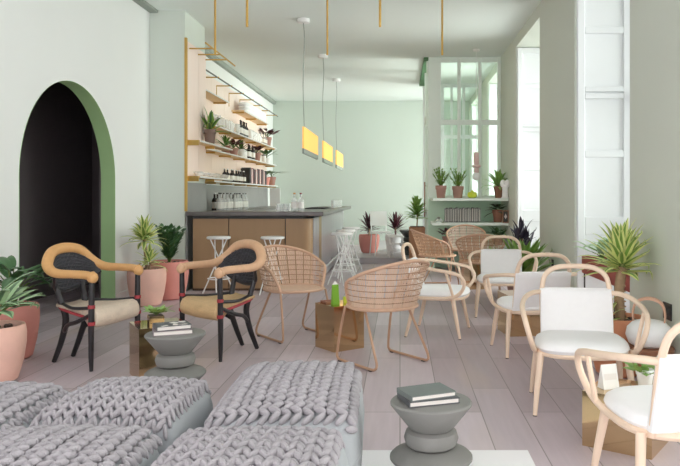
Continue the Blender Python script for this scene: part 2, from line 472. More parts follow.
# raised floor at the back
p = MB(); p.span((-.75, 12.95, 0), (.47, YB - .02, .11)); struct(p.build('floor_platform', 'platform_grey', smooth=False, bevel=.005))

# ------------------------------------------------------------------ plants
def pot_part(par, prof, m, seg=28, soil_z=None, soil_r=None):
    """prof: outer (r,z); the wall turns in at the rim"""
    r_, z_ = prof[-1]
    full = prof + [(r_ - .004, z_ + .006), (r_ - .022, z_ + .004), (r_ - .028, z_ - .05), (r_ - .03, z_ - .07)]
    b = MB(); b.lathe(full, seg=seg); b.build('pot', m, par)
    s_ = MB(); rr = r_ - .026
    s_.lathe([(rr, z_ - .05), (rr * .7, z_ - .035), (rr * .3, z_ - .03), (0.0005, z_ - .03)], seg=20)
    rn = random.Random(int(r_ * 1e4))
    for k in range(24):
        a = rn.random() * 6.28; q = rr * .9 * rn.random() ** .5
        s_.ball((q * math.cos(a), q * math.sin(a), z_ - .03), .014 + .012 * rn.random(), 6, 4)
    s_.build('soil', 'soil', par)
    return z_ - .03
def big_pot(r, h):
    return [(r * .62, 0), (r * .74, h * .04), (r * .90, h * .35), (r * .99, h * .68), (r, h * .86), (r * .97, h * .97), (r * .96, h)]
def small_pot(r, h):
    return [(r * .70, 0), (r * .74, h * .02), (r * .92, h * .72), (r * 1.02, h * .73), (r * 1.04, h)]
def rosette(mb, c, n, L, W, rn, el=(0.1, 1.4), droop=(.5, 1.2), mi=(0, 1), kind='strap', fold=.3, spread=.02, rise=0.1):
    for k in range(n):
        t = k / max(1, n - 1)
        az = k * 2.399 + rn.uniform(-.25, .25)
        e = el[0] + (el[1] - el[0]) * t + rn.uniform(-.12, .12)
        mb.leaf((c[0] + spread * math.cos(az) * (1 - t), c[1] + spread * math.sin(az) * (1 - t), c[2] + rise * t), az, e,
                L * rn.uniform(.75, 1.08) * (1 - .25 * t), W * rn.uniform(.85, 1.15), rn.uniform(*droop) * (1.1 - .5 * t), mi=mi, kind=kind, fold=fold)
def bushy(mb, c, n, h, L, W, rn, mi=(0, 0), spread=.10, kind='ovate', stem=1, lean=.5):
    """upright stalks, each ending in a blade"""
    for k in range(n):
        az = k * 2.399 + rn.uniform(-.4, .4); t = (k + .5) / n
        out = spread * (t ** .6) * rn.uniform(.6, 1.2); hh = h * rn.uniform(.55, 1.0) * (1 - .25 * t)
        a = Vector(c); e = a + Vector((out * math.cos(az), out * math.sin(az), hh))
        mid = (a + e) / 2 + Vector((0, 0, hh * .12)) - Vector((math.cos(az), math.sin(az), 0)) * out * .2
        mb.tube(catmull([a, mid, e], 4), .004, 5, mi=stem)
        mb.leaf(e, az + rn.uniform(-.3, .3), lean + rn.uniform(-.3, .5), L * rn.uniform(.75, 1.15), W * rn.uniform(.8, 1.15), rn.uniform(.7, 1.4), mi=mi, kind=kind, fold=.2)
def feather(mb, c, n, h, rn, leafL=.06, leafW=.028, mi=(0, 0), spread=.12, pairs=8, stem=1):
    """arching stalks with leaflets down both sides"""
    for k in range(n):
        az = k * 2.399 + rn.uniform(-.3, .3); t = (k + .5) / n
        out = spread * t * rn.uniform(.7, 1.3); hh = h * rn.uniform(.7, 1.05)
        a = Vector(c); e = a + Vector((out * math.cos(az), out * math.sin(az), hh))
        P = catmull([a, a + (e - a) * .5 + Vector((0, 0, hh * .08)), e], 6)
        mb.tube(P, [.007 - .004 * i / (len(P) - 1) for i in range(len(P))], 5, mi=stem)
        for q in range(pairs):
            u = .22 + .78 * q / (pairs - 1); p = P[min(len(P) - 1, int(u * (len(P) - 1)))]
            for sgn in (1, -1):
                mb.leaf(p, az + sgn * (1.1 - .5 * u) + rn.uniform(-.2, .2) + (0 if k % 2 else .6), .75 + rn.uniform(-.2, .3), leafL * rn.uniform(.8, 1.15) * (1.1 - .3 * u), leafW, .5, n=4, mi=mi, kind='ovate', fold=.2)

GP = 'potted plants'
# four floor plants by the arch
rn = random.Random(3)
P = thing('potted_dracaena', 'yellow striped dracaena in a pale peach pot beside the green arch edge', 'plant', (-2.90, 8.02, 0), group='floor plants in the pier corner')
z = pot_part(P, big_pot(.215, .42), 'terra_peach')
t = MB(); t.tube(catmull([(0, 0, z), (-.02, .01, z + .2), (-.03, .0, z + .38)], 4), .02, 8); t.tube(catmull([(0.03, -.02, z), (.05, -.04, z + .1)], 3), .014, 8); t.build('stem', 'trunk', P)
l = MB(); rosette(l, (-.03, 0, z + .34), 40, .29, .075, rn, droop=(.8, 1.5), el=(-.1, 1.5)); rosette(l, (.05, -.05, z + .08), 24, .22, .055, rn, droop=(.8, 1.5), el=(0, 1.4)); l.build('foliage', ['leaf_mid', 'leaf_lime'], P)
rn = random.Random(4)
P = thing('potted_zz_plant', 'dark green feathery plant in a deep pink pot beside the sage pier', 'plant', (-2.81, 8.52, 0), group='floor plants in the pier corner')
z = pot_part(P, big_pot(.235, .455), 'terra_pink')
l = MB(); feather(l, (0, 0, z), 24, .44, rn, .10, .046, spread=.24, pairs=9); l.build('foliage', ['leaf_dark', 'stem_green'], P)

rn = random.Random(5)
P = thing('potted_aglaonema', 'broad pale green leaves in a pale peach pot at the picture edge', 'plant', (-2.74, 4.72, 0), group='floor plants by the arch')
z = pot_part(P, big_pot(.20, .375), 'terra_peach')
l = MB(); bushy(l, (0, 0, z), 24, .26, .28, .10, rn, spread=.14, mi=(0, 2)); l.clamp(0, -.5, .30); l.build('foliage', ['leaf_deep', 'stem_green', 'leaf_pale'], P)
P['label'] = 'broad green and silver leaved plant in a pale peach pot before the white wall'
rn = random.Random(6)
P = thing('potted_fig', 'long drooping dark leaves in a pink pot behind the pale peach pot', 'plant', (-2.99, 5.40, 0), group='floor plants by the arch')
z = pot_part(P, big_pot(.19, .41), 'terra_pink')
l = MB(); bushy(l, (0, 0, z), 30, .34, .32, .075, rn, spread=.20, lean=.25); l.clamp(0, -.26, .28); l.build('foliage', ['leaf_dark', 'stem_green'], P)

# big variegated dracaena by the window wall
rn = random.Random(8)
P = thing('potted_dracaena', 'large yellow striped dracaena on a stout trunk in an orange terracotta pot', 'plant', (1.53, 4.92, 0), group='plants along the windows')
z = pot_part(P, big_pot(.20, .40), 'terra_orange')
t = MB(); t.tube(catmull([(.02, 0, z), (.01, .0, z + .2), (.03, .0, z + .38)], 6), .034, 10)
for k in range(9): t.tube([(.02, 0, z + .03 + k * .036), (.02, 0, z + .036 + k * .036)], .041 - .0008 * k, 9)
t.build('trunk', 'trunk', P)
l = MB(); rosette(l, (.03, 0, z + .35), 66, .34, .066, rn, droop=(.6, 1.25), el=(.0, 1.5), spread=.03, rise=.14); rosette(l, (-.1, -.05, z + .01), 18, .2, .04, rn, el=(.4, 1.4)); l.clamp(0, None, .20); l.build('foliage', ['leaf_mid', 'leaf_lime'], P)

# red trough in the window opening
P = thing('planter_trough', 'dark red metal trough of leafy plants standing in the near window opening', 'planter', (1.98, 6.22, 0))
t = MB(); L = 1.5; t.span((-.17, -L / 2, .49), (.17, L / 2, .5)); 
for a_, b_ in (((-.17, -L / 2, .5), (-.155, L / 2, .655)), ((.155, -L / 2, .5), (.17, L / 2, .655)), ((-.155, -L / 2, .5), (.155, -L / 2 + .015, .655)), ((-.155, L / 2 - .015, .5), (.155, L / 2, .655))): t.span(a_, b_)
t.build('trough', 'planter_red', P, smooth=False)
s_ = MB(); s_.span((-.155, -L / 2 + .015, .5), (.155, L / 2 - .015, .63)); s_.build('soil', 'soil', P, smooth=False)
for sx in (-.15, .15):
    for sy in (-L / 2 + .03, L / 2 - .03):
        g = MB(); g.tube([(sx, sy, 0), (sx, sy, .49)], .008, 6); g.build('leg', 'socket_black', P)
rn = random.Random(9); l = MB()
for k in range(5): bushy(l, (-.03, -.55 + .27 * k, .62), 13, .20, .18, .085, rn, spread=.14)
l.build('foliage', ['leaf_pale', 'stem_green'], P)

# plants by the second pier
rn = random.Random(12)
P = thing('potted_bird_nest', 'green broad strap leaved plant on the floor in front of the second window', 'plant', (1.42, 8.08, 0), group='plants along the windows')
z = pot_part(P, big_pot(.19, .36), 'terra_rose')
l = MB(); rosette(l, (0, 0, z), 36, .60, .11, rn, el=(.45, 1.45), droop=(.4, 1.0), mi=(0, 1), spread=.04, rise=.06); l.clamp(0, -.36, .32); l.clamp(1, None, .32); l.build('foliage', ['leaf_mid', 'leaf_fresh'], P)
rn = random.Random(13)
P = thing('potted_cordyline', 'blackish leaved plant rising behind the green strap leaves by the second window', 'plant', (1.57, 9.0, 0), group='plants along the windows')
z = pot_part(P, big_pot(.16, .34), 'terra_brown')
t = MB(); t.tube([(0, 0, z), (.0, 0, z + .42)], .014, 8); t.build('stem', 'trunk', P)
l = MB()
for q, (dx, dy, hh) in enumerate(((0, 0, .42), (-.06, -.05, .34), (.06, 0, .3))): rosette(l, (dx, dy, z + hh - .05), 9, .30, .07, rn, el=(.75, 1.5), droop=(.3, .9))
l.clamp(0, None, .18)
l.build('foliage', ['leaf_ink', 'leaf_ink'], P)

# plants at the back
def pale_palm(P, z, rn):
    t = MB(); t.tube(catmull([(0, 0, z), (.01, 0, z + .2), (-.01, 0, z + .34)], 4), .012, 7); t.build('stem', 'trunk', P)
    l = MB(); rosette(l, (-.01, 0, z + .14), 54, .30, .07, rn, el=(.1, 1.5), droop=(.7, 1.4), rise=.24); l.build('foliage', ['leaf_mid', 'leaf_fresh'], P)
P = thing('planter_box', 'palm in a tall square wooden planter beside the glazed partition', 'plant', (.30, 12.42, 0))
b_ = MB(); b_.span((-.14, -.14, .02), (.14, .14, .70)); b_.span((-.13, -.13, 0), (.13, .13, .02)); b_.build('planter', 'planter_wood', P, smooth=False, bevel=.006)
s_ = MB(); s_.span((-.12, -.12, .70), (.12, .12, .712)); s_.build('soil', 'soil', P, smooth=False)
pale_palm(P, .71, random.Random(14))
for k, (x, y, m, lab, sd) in enumerate(((-.62, 14.1, 'terra_pink', 'dark red leaved plant in a pink pot on the grey platform next to the bar', 15), (-.09, 14.25, 'linen_white', 'dark red leaved plant in a white pot behind the white stool on the platform', 16))):
    rn = random.Random(sd)
    P = thing('potted_cordyline', lab, 'plant', (x, y, .11), group='dark plants on the platform')
    z = pot_part(P, big_pot(.21, .36), m)
    t = MB(); t.tube([(0, 0, z), (0, 0, z + .16)], .016, 8); t.build('stem', 'trunk', P)
    l = MB(); rosette(l, (0, 0, z + .1), 34, .38, .06, rn, el=(.0, 1.4), droop=(.3, .9), rise=.14); l.clamp(0, -.262, .262); l.build('foliage', ['leaf_burgundy', 'leaf_burgundy'], P)

def shelf_plant(name, label, loc, pr, ph, pm, kind, sd, mats, group, size=1.0, rotz=0, xlo=None, xhi=None, zhi=None):
    rn = random.Random(sd)
    P = thing(name, label, 'plant', loc, rotz, group)
    z = pot_part(P, small_pot(pr, ph), pm, seg=18)
    l = MB()
    if kind == 'straps': rosette(l, (0, 0, z), 24, .25 * size, .048 * size, rn, el=(.05, 1.35), droop=(.7, 1.5))
    elif kind == 'broad': bushy(l, (0, 0, z), 14, .14 * size, .16 * size, .075 * size, rn, spread=.09 * size)
    elif kind == 'feather': feather(l, (0, 0, z), 11, .27 * size, rn, .07 * size, .022 * size, spread=.20 * size, pairs=8)
    elif kind == 'arch': rosette(l, (0, 0, z), 13, .34 * size, .075 * size, rn, el=(.25, 1.3), droop=(.8, 1.5))
    elif kind == 'trail': rosette(l, (0, 0, z + .01), 20, .20 * size, .05 * size, rn, el=(-.2, .9), droop=(.3, .9))
    if loc[0] < -3: xlo = XB + .025 - loc[0]; zhi = zhi or (.33 if loc[2] < 2.4 else .40)
    elif loc[0] < -2: xlo = XP + .03 - loc[0]
    elif loc[1] > 11: xhi = XR - .03 - loc[0]; zhi = zhi or (.30 if loc[2] < 1 else None); l.clamp(1, None, YG - .02 - loc[1])
    if name == 'potted_fern': l.clamp(0, -.135, .135)
    l.clamp(0, xlo, xhi); l.clamp(2, .012, zhi)
    l.build('foliage', mats, P)
    return P
GPS = 'plants on the partition shelves'
SY = 11.66
shelf_plant('potted_fern', 'small feathery plant in a rose pot, first on the top partition shelf', (.68, SY - .05, 1.2165), .09, .2, 'terra_rose', 'feather', 21, ['leaf_mid', 'stem_green'], GPS, 1.15)
shelf_plant('potted_fern', 'small feathery plant in a rose clay pot, second on the top partition shelf', (.96, SY - .05, 1.2165), .095, .19, 'terra_rose', 'feather', 22, ['leaf_mid', 'stem_green'], GPS, 1.1)
shelf_plant('potted_dracaena', 'strap leaved plant in a brown clay pot next to the white face ornament', (1.64, SY - .06, 1.2165), .085, .19, 'terra_brown', 'straps', 23, ['leaf_mid', 'leaf_fresh'], GPS, 1.5)
shelf_plant('potted_bromeliad', 'dark red spreading plant in a brown pot on the middle partition shelf', (1.62, SY - .06, .8165), .09, .2, 'terra_brown', 'trail', 24, ['leaf_burgundy', 'leaf_dark'], GPS, 1.45)
shelf_plant('potted_calathea', 'dark leaved plant in a pink pot on the lowest partition shelf', (.80, SY - .08, .4465), .10, .13, 'terra_rose', 'broad', 25, ['leaf_burgundy', 'stem_green'], GPS, 1.1)
shelf_plant('potted_calathea', 'green leaved plant in a pink pot on the lowest partition shelf beside the window', (1.62, SY - .08, .4465), .10, .12, 'terra_rose', 'broad', 26, ['leaf_dark', 'stem_green'], GPS, 1.1)

# partition shelves and what stands on them
P = thing('open_shelving', 'white three tier shelf fixed under the glazed partition', 'shelf', (0, YG, 0))
for z0 in (1.215, .815, .445):
    b_ = MB(); b_.span((.53, -.92, z0 - .045), (1.765, -.002, z0)); b_.build('shelf', 'paint_frame', P, smooth=False, bevel=.003, seg=1)
b_ = MB(); b_.span((.48, -.05, 0), (1.765, -.003, .40)); b_.build('lower_panel', 'paint_mint', P, smooth=False)
for xx in (.55, 1.735):
    b_ = MB(); b_.span((xx, -.75, 0), (xx + .025, -.051, .40)); b_.build('side_panel', 'paint_mint', P, smooth=False)
xx = .74; rn = random.Random(31); mm = ['book_slate', 'ink_dark', 'book_grey', 'paper']
k = 0
while xx < 1.32:
    tw = rn.uniform(.018, .032); hh = rn.uniform(.225, .245)
    B = thing('book', 'dark bound book standing in the row on the middle partition shelf', 'book', (xx + tw / 2, SY - .08, .8165), group='books on the middle partition shelf')
    b_ = MB(); b_.span((-tw / 2, -.075, 0), (-tw / 2 + .003, .075, hh)); b_.span((tw / 2 - .003, -.075, 0), (tw / 2, .075, hh)); b_.span((-tw / 2 + .003, -.075, 0), (tw / 2 - .003, -.07, hh)); b_.build('cover', mm[(k * 7) % 3], B, smooth=False)
    b_ = MB(); b_.span((-tw / 2 + .003, -.07, .003), (tw / 2 - .003, .072, hh - .004)); b_.build('pages', 'paper', B, smooth=False)
    b_ = MB(); b_.span((-tw / 2 + tw * .28, -.0765, hh * .06), (tw / 2 - tw * .28, -.075, hh * .94)); b_.build('spine_label', 'paper', B, smooth=False)
    xx += tw + .004; k += 1
B = thing('lime_vessel', 'bright lime green faceted bowl on the top partition shelf', 'bowl', (1.19, SY - .12, 1.2165))
b_ = MB(); b_.lathe([(.05, 0), (.085, .03), (.08, .085), (.06, .10), (.055, .09), (.06, .03)], seg=7); b_.build('bowl', 'lime_yellow', B, smooth=False)
b_ = MB(); b_.lathe([(.015, .09), (.03, .1), (.02, .125), (.0005, .13)], seg=7); b_.build('lid', 'lime_yellow', B, smooth=False)
B = thing('face_ornament', 'white abstract ornament of stacked rounded slabs on the top partition shelf', 'ornament', (1.70, SY - .33, 1.2165))
b_ = MB(); b_.lathe([(.06, 0), (.065, .01), (.05, .02), (.045, .15), (.05, .17), (.0005, .172)], seg=18, sy=.6); b_.build('base', 'mask_white', B)
b_ = MB(); b_.ball((-.035, 0, .235), (.045, .03, .065)); b_.ball((.035, 0, .235), (.045, .03, .065)); b_.ball((0, 0, .20), (.07, .03, .035)); b_.build('crest', 'mask_white', B)
B = thing('picture_frame', 'small brown framed picture leaning at the window end of the middle shelf', 'picture frame', (1.705, SY - .36, .8165))
b_ = MB()
for a_, c_ in (((-.05, 0, 0), (-.035, .015, .2)), ((.035, 0, 0), (.05, .015, .2)), ((-.035, 0, 0), (.035, .015, .015)), ((-.035, 0, .185), (.035, .015, .2))): b_.span(a_, c_)
b_.build('frame', 'wood_brown', B, smooth=False)
b_ = MB(); b_.span((-.035, .004, .015), (.035, .012, .185)); b_.build('backing', 'ink_dark', B, smooth=False)
b_ = MB(); b_.lathe([(.0005, -.04), (.022, 0), (.0005, .05)], seg=10, sy=.12); b_.build('motif', 'paper', B, loc=(0, .003, .10))
B = thing('glass_jar', 'small clear glass dish at the post end of the middle partition shelf', 'jar', (.64, SY - .12, .8165))
b_ = MB(); b_.lathe([(.05, 0), (.065, .03), (.05, .06), (.046, .055), (.058, .03), (.045, .008)], seg=14); b_.build('dish', 'tumbler_glass', B)
b_ = MB(); b_.ball((0, 0, .07), (.03, .03, .02)); b_.build('lid', 'clay_grey', B)

# ------------------------------------------------------------------ bar
P = thing('bar_counter', 'long bar with tan bronze front panels and a dark marble worktop', 'bar counter', (0, 0, 0))
b_ = MB()
b_.span((-2.80, 9.12, .99), (-1.0, 9.80, 1.045)); b_.span((-1.62, 9.80, .99), (-1.0, 14.4, 1.045))
b_.build('worktop', 'counter_marble', P, smooth=False, bevel=.008)
b_ = MB(); b_.span((-2.74, 9.27, 0), (-1.30, 9.72, .985)); b_.span((-1.58, 9.72, 0), (-1.19, 14.3, .985)); b_.build('carcass', 'clay_dark', P, smooth=False)
xs = [-2.74, -2.262, -1.513, -1.22]
for i in range(3):
    q = MB(); xa, xb = xs[i] + .006, xs[i + 1] - .006
    if i < 2: q.span((xa, 9.24, .03), (xb, 9.268, .95))
    else:       # the last panel turns the corner
        pts = [(xa, 9.24), (xb - .06, 9.24)] + [(xb - .06 + .12 * math.sin(a), 9.36 - .12 * math.cos(a)) for a in [PI / 2 * j / 8 for j in range(1, 9)]]
        q.strip([[(x, y, .03) for x, y in pts], [(x, y, .95) for x, y in pts]])
        q.strip([[(x, y, .95) for x, y in pts], [(x - .02, y + .026, .95) for x, y in pts]])
    q.build('front_panel', 'bar_bronze', P, bevel=.004 if i < 2 else 0, smooth=i == 2)
yy = 9.42; k = 0
while yy < 14.2:
    q = MB(); q.span((-1.188, yy, .03), (-1.16, yy + .304, .95)); q.build('side_panel', 'brass' if k == 2 else 'bar_steel', P, smooth=False, bevel=.006)
    yy += .31; k += 1
q = MB(); q.span((-2.74, 9.25, .0), (-1.25, 9.27, .03)); q.build('plinth', 'bar_seam', P, smooth=False)
q = MB(); q.tube([(-1.10, 9.5, .2), (-1.10, 14.2, .2)], .018); 
for k in range(5): q.tube([(-1.10, 9.6 + k * 1.12, .2), (-1.19, 9.6 + k * 1.12, .2)], .01)
q.build('foot_rail', 'bar_steel', P)

P = thing('back_counter', 'grey stone back counter and splash under the bar shelves', 'counter', (0, 0, 0))
b_ = MB(); b_.span((XB + .005, 10.2, .0), (-2.78, 17.2, .96)); b_.build('cabinet', 'stone_grey', P, smooth=False)
b_ = MB(); b_.span((XB + .005, 10.2, .96), (-2.74, 17.25, 1.0)); b_.build('worktop', 'counter_marble', P, smooth=False)
b_ = MB(); b_.span((XB + .002, 10.2, 1.0), (XB + .022, 17.2, 1.44)); b_.build('splash', 'stone_grey', P, smooth=False)
b_ = MB(); b_.span((XP + .002, 9.24, .0), (XP + .022, 10.15, 1.43)); b_.build('pier_splash', 'stone_grey', P, smooth=False)
b_ = MB(); b_.span((-3.2, 17.21, 1.0), (-2.95, 17.25, 1.44)); b_.build('end_panel', 'white_metal', P, smooth=False)

# shelves on the bar wall
SX = -3.0
P = thing('bar_shelving', 'pale plywood wall shelving with brass brackets running along the bar wall', 'shelf', (0, 0, 0))
yy = 10.2
while yy < 17.0:
    y2 = min(yy + .93, 17.1)
    b_ = MB(); b_.span((XB + .002, yy + .004, 1.5), (XB + .016, y2 - .004, 3.30)); b_.build('back_panel', 'pink_ply', P, smooth=False)
    yy = y2
for z0, ya, yb in ((1.50, 10.3, 17.2), (2.00, 10.3, 17.0), (2.41, 10.3, 17.0), (2.905, 10.3, 12.3), (2.905, 13.5, 16.0)):
    b_ = MB(); b_.span((XB + .018, ya, z0 - .022), (SX - .006, yb, z0)); sh = b_.build('shelf', 'shelf_ply', P, smooth=False)
    e = MB(); e.span((SX - .006, ya, z0 - .024), (SX, yb, z0)); e.build('shelf_edge', 'shelf_edge', sh, smooth=False)
    n_ = max(2, int((yb - ya) / 1.1) + 1)
    for k in range(n_):
        yk = ya + .1 + (yb - ya - .2) * k / (n_ - 1)
        b_ = MB(); b_.span((XB + .018, yk - .008, z0 - .05), (SX - .03, yk + .008, z0 - .023)); b_.build('bracket', 'brass_satin', P, smooth=False)
b_ = MB(); b_.tube([(SX, 10.4, 3.2), (SX, 17.2, 3.2)], .012, 8); b_.build('rail', 'clay_dark', P)
for k in range(8):
    yk = 10.6 + .9 * k
    b_ = MB(); b_.tube([(XB, yk, 3.2), (SX + .03, yk, 3.2)], .011, 8); b_.build('rail_arm', 'brass_satin', P)
    b_ = MB(); b_.tube([(XB + .02, yk, 2.95), (XB + .02, yk, 3.2)], .008, 8); b_.build('rail_post', 'brass_satin', P)
P = thing('pier_shelving', 'pale plywood panel with two shelves and a brass corner strip on the pier side', 'shelf', (0, 0, 0))
for ya, yb in ((9.235, 9.78), (9.79, 10.14)):
    b_ = MB(); b_.span((XP + .002, ya, 1.50), (XP + .018, yb, 3.30)); b_.build('back_panel', 'pink_ply', P, smooth=False)
b_ = MB(); b_.span((XP + .001, 9.185, 1.05), (XP + .03, 9.23, 3.33)); b_.build('corner_strip', 'brass_satin', P, smooth=False)
for z0 in (1.99, 1.515):
    b_ = MB(); b_.span((XP + .02, 9.26, z0 - .022), (-2.646, 11.05, z0)); sh = b_.build('shelf', 'shelf_ply', P, smooth=False)
    e = MB(); e.span((-2.646, 9.26, z0 - .024), (-2.64, 11.05, z0)); e.build('shelf_edge', 'shelf_edge', sh, smooth=False)
    e = MB(); e.span((XP + .02, 9.245, z0 - .07), (-2.66, 9.26, z0)); e.build('end_bracket', 'brass', P, smooth=False)
    e = MB(); e.span((XP + .02, 10.1, z0 - .06), (-2.68, 10.115, z0 - .023)); e.build('bracket', 'brass_satin', P, smooth=False)
b_ = MB(); b_.tube([(-2.5, 9.0, 3.22), (-2.5, 10.6, 3.22)], .011, 8); b_.build('rail', 'brass_satin', P)
for yk in (9.35, 9.75, 10.12):
    b_ = MB(); b_.tube([(XP, yk, 3.22), (-2.5, yk, 3.22)], .010, 8); b_.build('rail_arm', 'brass_satin', P)

# stock on the bar shelves
def make_bottle(name, glass, cap, lab, h=.28, r=.036):
    o = thing(name, lab[0], 'bottle', (0, 0, 0), group=lab[1])
    b_ = MB(); b_.lathe([(r * .9, 0), (r, .01), (r, h * .58), (r * .8, h * .66), (r * .36, h * .74), (r * .34, h * .93), (r * .3, h * .94)], seg=14); b_.build('glass_body', glass, o)
    b_ = MB(); b_.lathe([(r * .38, h * .93), (r * .4, h), (r * .1, h * 1.005)], seg=12); b_.build('cap', cap, o)
    b_ = MB(); b_.lathe([(r * 1.012, h * .16), (r * 1.012, h * .5)], seg=14); b_.build('bottle_label', 'label_white', o)
    return o
def make_glass(lab, h=.13, r=.035):
    o = thing('drinking_glass', lab[0], 'glass', (0, 0, 0), group=lab[1])
    b_ = MB(); b_.lathe([(r * .85, 0), (r, h), (r - .003, h), (r * .8, .012), (.0005, .01)], seg=12); b_.build('glass_wall', 'tumbler_glass', o)
    b_ = MB(); b_.lathe([(r * .86, 0.0), (r * .88, .012), (.0005, .0125)], seg=12); b_.build('glass_base', 'mask_white', o)
    return o
def row(make, pts, lab, *a):
    first = None
    for i, p in enumerate(pts):
        s = 1.0
        if first is None: first = make(*a); first.location = p
        else: dup(first, p, RN.random() * 6)
def line(y0, y1, n, x, z, jit=.04):
    return [(x + RN.uniform(-jit, jit), y0 + (y1 - y0) * i / max(1, n - 1), z) for i in range(n)]
SM = -3.11
g = ('clear drinking glass in the row on the upper bar shelf', 'glasses on the upper bar shelf')
row(make_glass, line(11.5, 13.25, 15, SM + .03, 2.412), None, g, .19, .04)
g = ('dark bottle standing between the glasses on the upper bar shelf', 'bottles on the upper bar shelf')
row(lambda: make_bottle('dark_bottle', 'glass_dark', 'glass_dark', g, .30, .042), line(13.45, 14.0, 5, SM + .03, 2.412, .02), None)
g = ('white ceramic jug on the upper bar shelf', 'jugs on the upper bar shelf')
def make_jug():
    o = thing('jug', g[0], 'jug', (0, 0, 0), group=g[1])
    b_ = MB(); b_.lathe([(.05, 0), (.065, .03), (.068, .12), (.045, .17), (.05, .2), (.044, .2), (.04, .17)], seg=14); b_.build('jug_body', 'mask_white', o)
    b_ = MB(); b_.tube(catmull([(.06, 0, .05), (.11, 0, .09), (.1, 0, .15), (.048, 0, .18)], 4), .008, 6); b_.build('handle', 'mask_white', o)
    return o
row(make_jug, line(14.35, 15.3, 5, SM + .02, 2.412, .02), None)
g2 = ('clear glass carafe beyond the white jugs on the upper bar shelf', 'carafes on the upper bar shelf')
row(lambda: make_bottle('carafe', 'tumbler_glass', 'clay_dark', g2, .24, .045), line(15.5, 16.0, 3, SM + .02, 2.412, .02), None)
GB = 'plants on the bar shelves'
shelf_plant('potted_aloe', 'large strap leaved plant in a taupe pot on the near upper pier shelf', (-2.71, 9.98, 1.992), .085, .2, 'pot_taupe', 'arch', 41, ['leaf_dark', 'leaf_mid'], GB, 1.1)
shelf_plant('potted_croton', 'reddish leaved plant in a pink pot at the far end of the upper bar shelf', (SM + .02, 16.3, 2.412), .1, .2, 'terra_rose', 'broad', 42, ['leaf_burgundy', 'stem_green'], GB, 1.5)
shelf_plant('potted_croton', 'dark leaved plant in a dark pot near the start of the middle bar shelf', (SM + .02, 12.4, 2.002), .085, .13, 'terra_brown', 'straps', 43, ['leaf_dark', 'leaf_mid'], GB, 1.05)
shelf_plant('potted_croton', 'burgundy leaved plant in a rose pot on the middle bar shelf between dark plants', (SM + .02, 13.0, 2.002), .09, .13, 'terra_rose', 'broad', 44, ['leaf_burgundy', 'stem_green'], GB, 1.1)
shelf_plant('potted_croton', 'green upright plant in a white pot halfway along the middle bar shelf', (SM + .02, 13.6, 2.002), .08, .15, 'mask_white', 'straps', 45, ['leaf_mid', 'leaf_dark'], GB, 1.0)
shelf_plant('potted_croton', 'red leaved plant in a rose pot past the bottles on the middle bar shelf', (SM + .02, 15.1, 2.002), .09, .17, 'terra_rose', 'broad', 46, ['leaf_burgundy', 'stem_green'], GB, 1.2)
shelf_plant('potted_peperomia', 'round leaved plant in a white pot at the middle bar shelf end', (SM + .02, 16.2, 2.002), .1, .12, 'mask_white', 'broad', 47, ['leaf_dark', 'stem_green'], GB, 1.3)
shelf_plant('potted_peperomia', 'dark green plant in a rose pot ending the lowest bar shelf', (SM + .04, 16.75, 1.502), .1, .2, 'terra_rose', 'broad', 48, ['leaf_dark', 'stem_green'], GB, 2.0)
shelf_plant('potted_peperomia', 'small green pink potted plant beside the lowest bar shelf books', (SM + .02, 16.1, 1.502), .1, .17, 'terra_pink', 'broad', 49, ['leaf_dark', 'stem_green'], GB, 1.2)
g3 = ('dark bottle with a pale label on the middle bar shelf', 'bottles on the middle bar shelf')
row(lambda: make_bottle('dark_bottle', 'glass_dark', 'cap_red', g3, .30, .045), line(14.2, 14.75, 4, SM + .02, 2.002, .02), None)
g4 = ('white cylinder canister on the middle bar shelf', 'canisters on the middle bar shelf')
def make_can():
    o = thing('canister', g4[0], 'canister', (0, 0, 0), group=g4[1])
    b_ = MB(); b_.lathe([(.055, 0), (.06, .01), (.06, .15), (.055, .155)], seg=14); b_.build('can_body', 'mask_white', o)
    b_ = MB(); b_.lathe([(.058, .155), (.058, .18), (.015, .19), (.014, .21), (.0005, .212)], seg=14); b_.build('lid', 'clay_grey', o)
    return o
row(make_can, line(13.9, 14.05, 2, SM, 2.002, .02) + line(15.45, 15.85, 2, SM, 2.002, .02), None)
k = 0; rn = random.Random(51); yy = 14.0
while yy < 15.75:
    tw = rn.uniform(.05, .085); hh = rn.uniform(.27, .33); cm = ['ink_dark', 'glass_wine', 'glass_wine', 'book_slate', 'paper'][(k * 3) % 5]
    lb = {'ink_dark': 'black', 'glass_wine': 'burgundy', 'book_slate': 'slate grey', 'paper': 'white'}[cm]
    B = thing('book', '%s spined book standing on the lowest bar shelf' % lb, 'book', (SM + .02, yy, 1.502), group='books on the lowest bar shelf, %s' % lb)
    b_ = MB(); b_.span((-.09, -tw / 2, 0), (.09, -tw / 2 + .004, hh)); b_.span((-.09, tw / 2 - .004, 0), (.09, tw / 2, hh)); b_.span((.085, -tw / 2 + .004, 0), (.09, tw / 2 - .004, hh)); b_.build('cover', cm, B, smooth=False)
    b_ = MB(); b_.span((-.09, -tw / 2 + .004, .004), (.085, tw / 2 - .004, hh - .005)); b_.build('pages', 'paper', B, smooth=False)
    yy += tw + .012; k += 1
g5 = ('small bottle before the books on the lowest bar shelf', 'bottles on the lowest bar shelf')
row(lambda: make_bottle('dark_bottle', 'glass_dark', 'mask_white', g5, .24, .045), line(12.4, 13.8, 8, SM + .02, 1.502, .02), None)
g6 = ('low glass bowl on the lower pier shelf', 'glass bowls on the lower pier shelf')
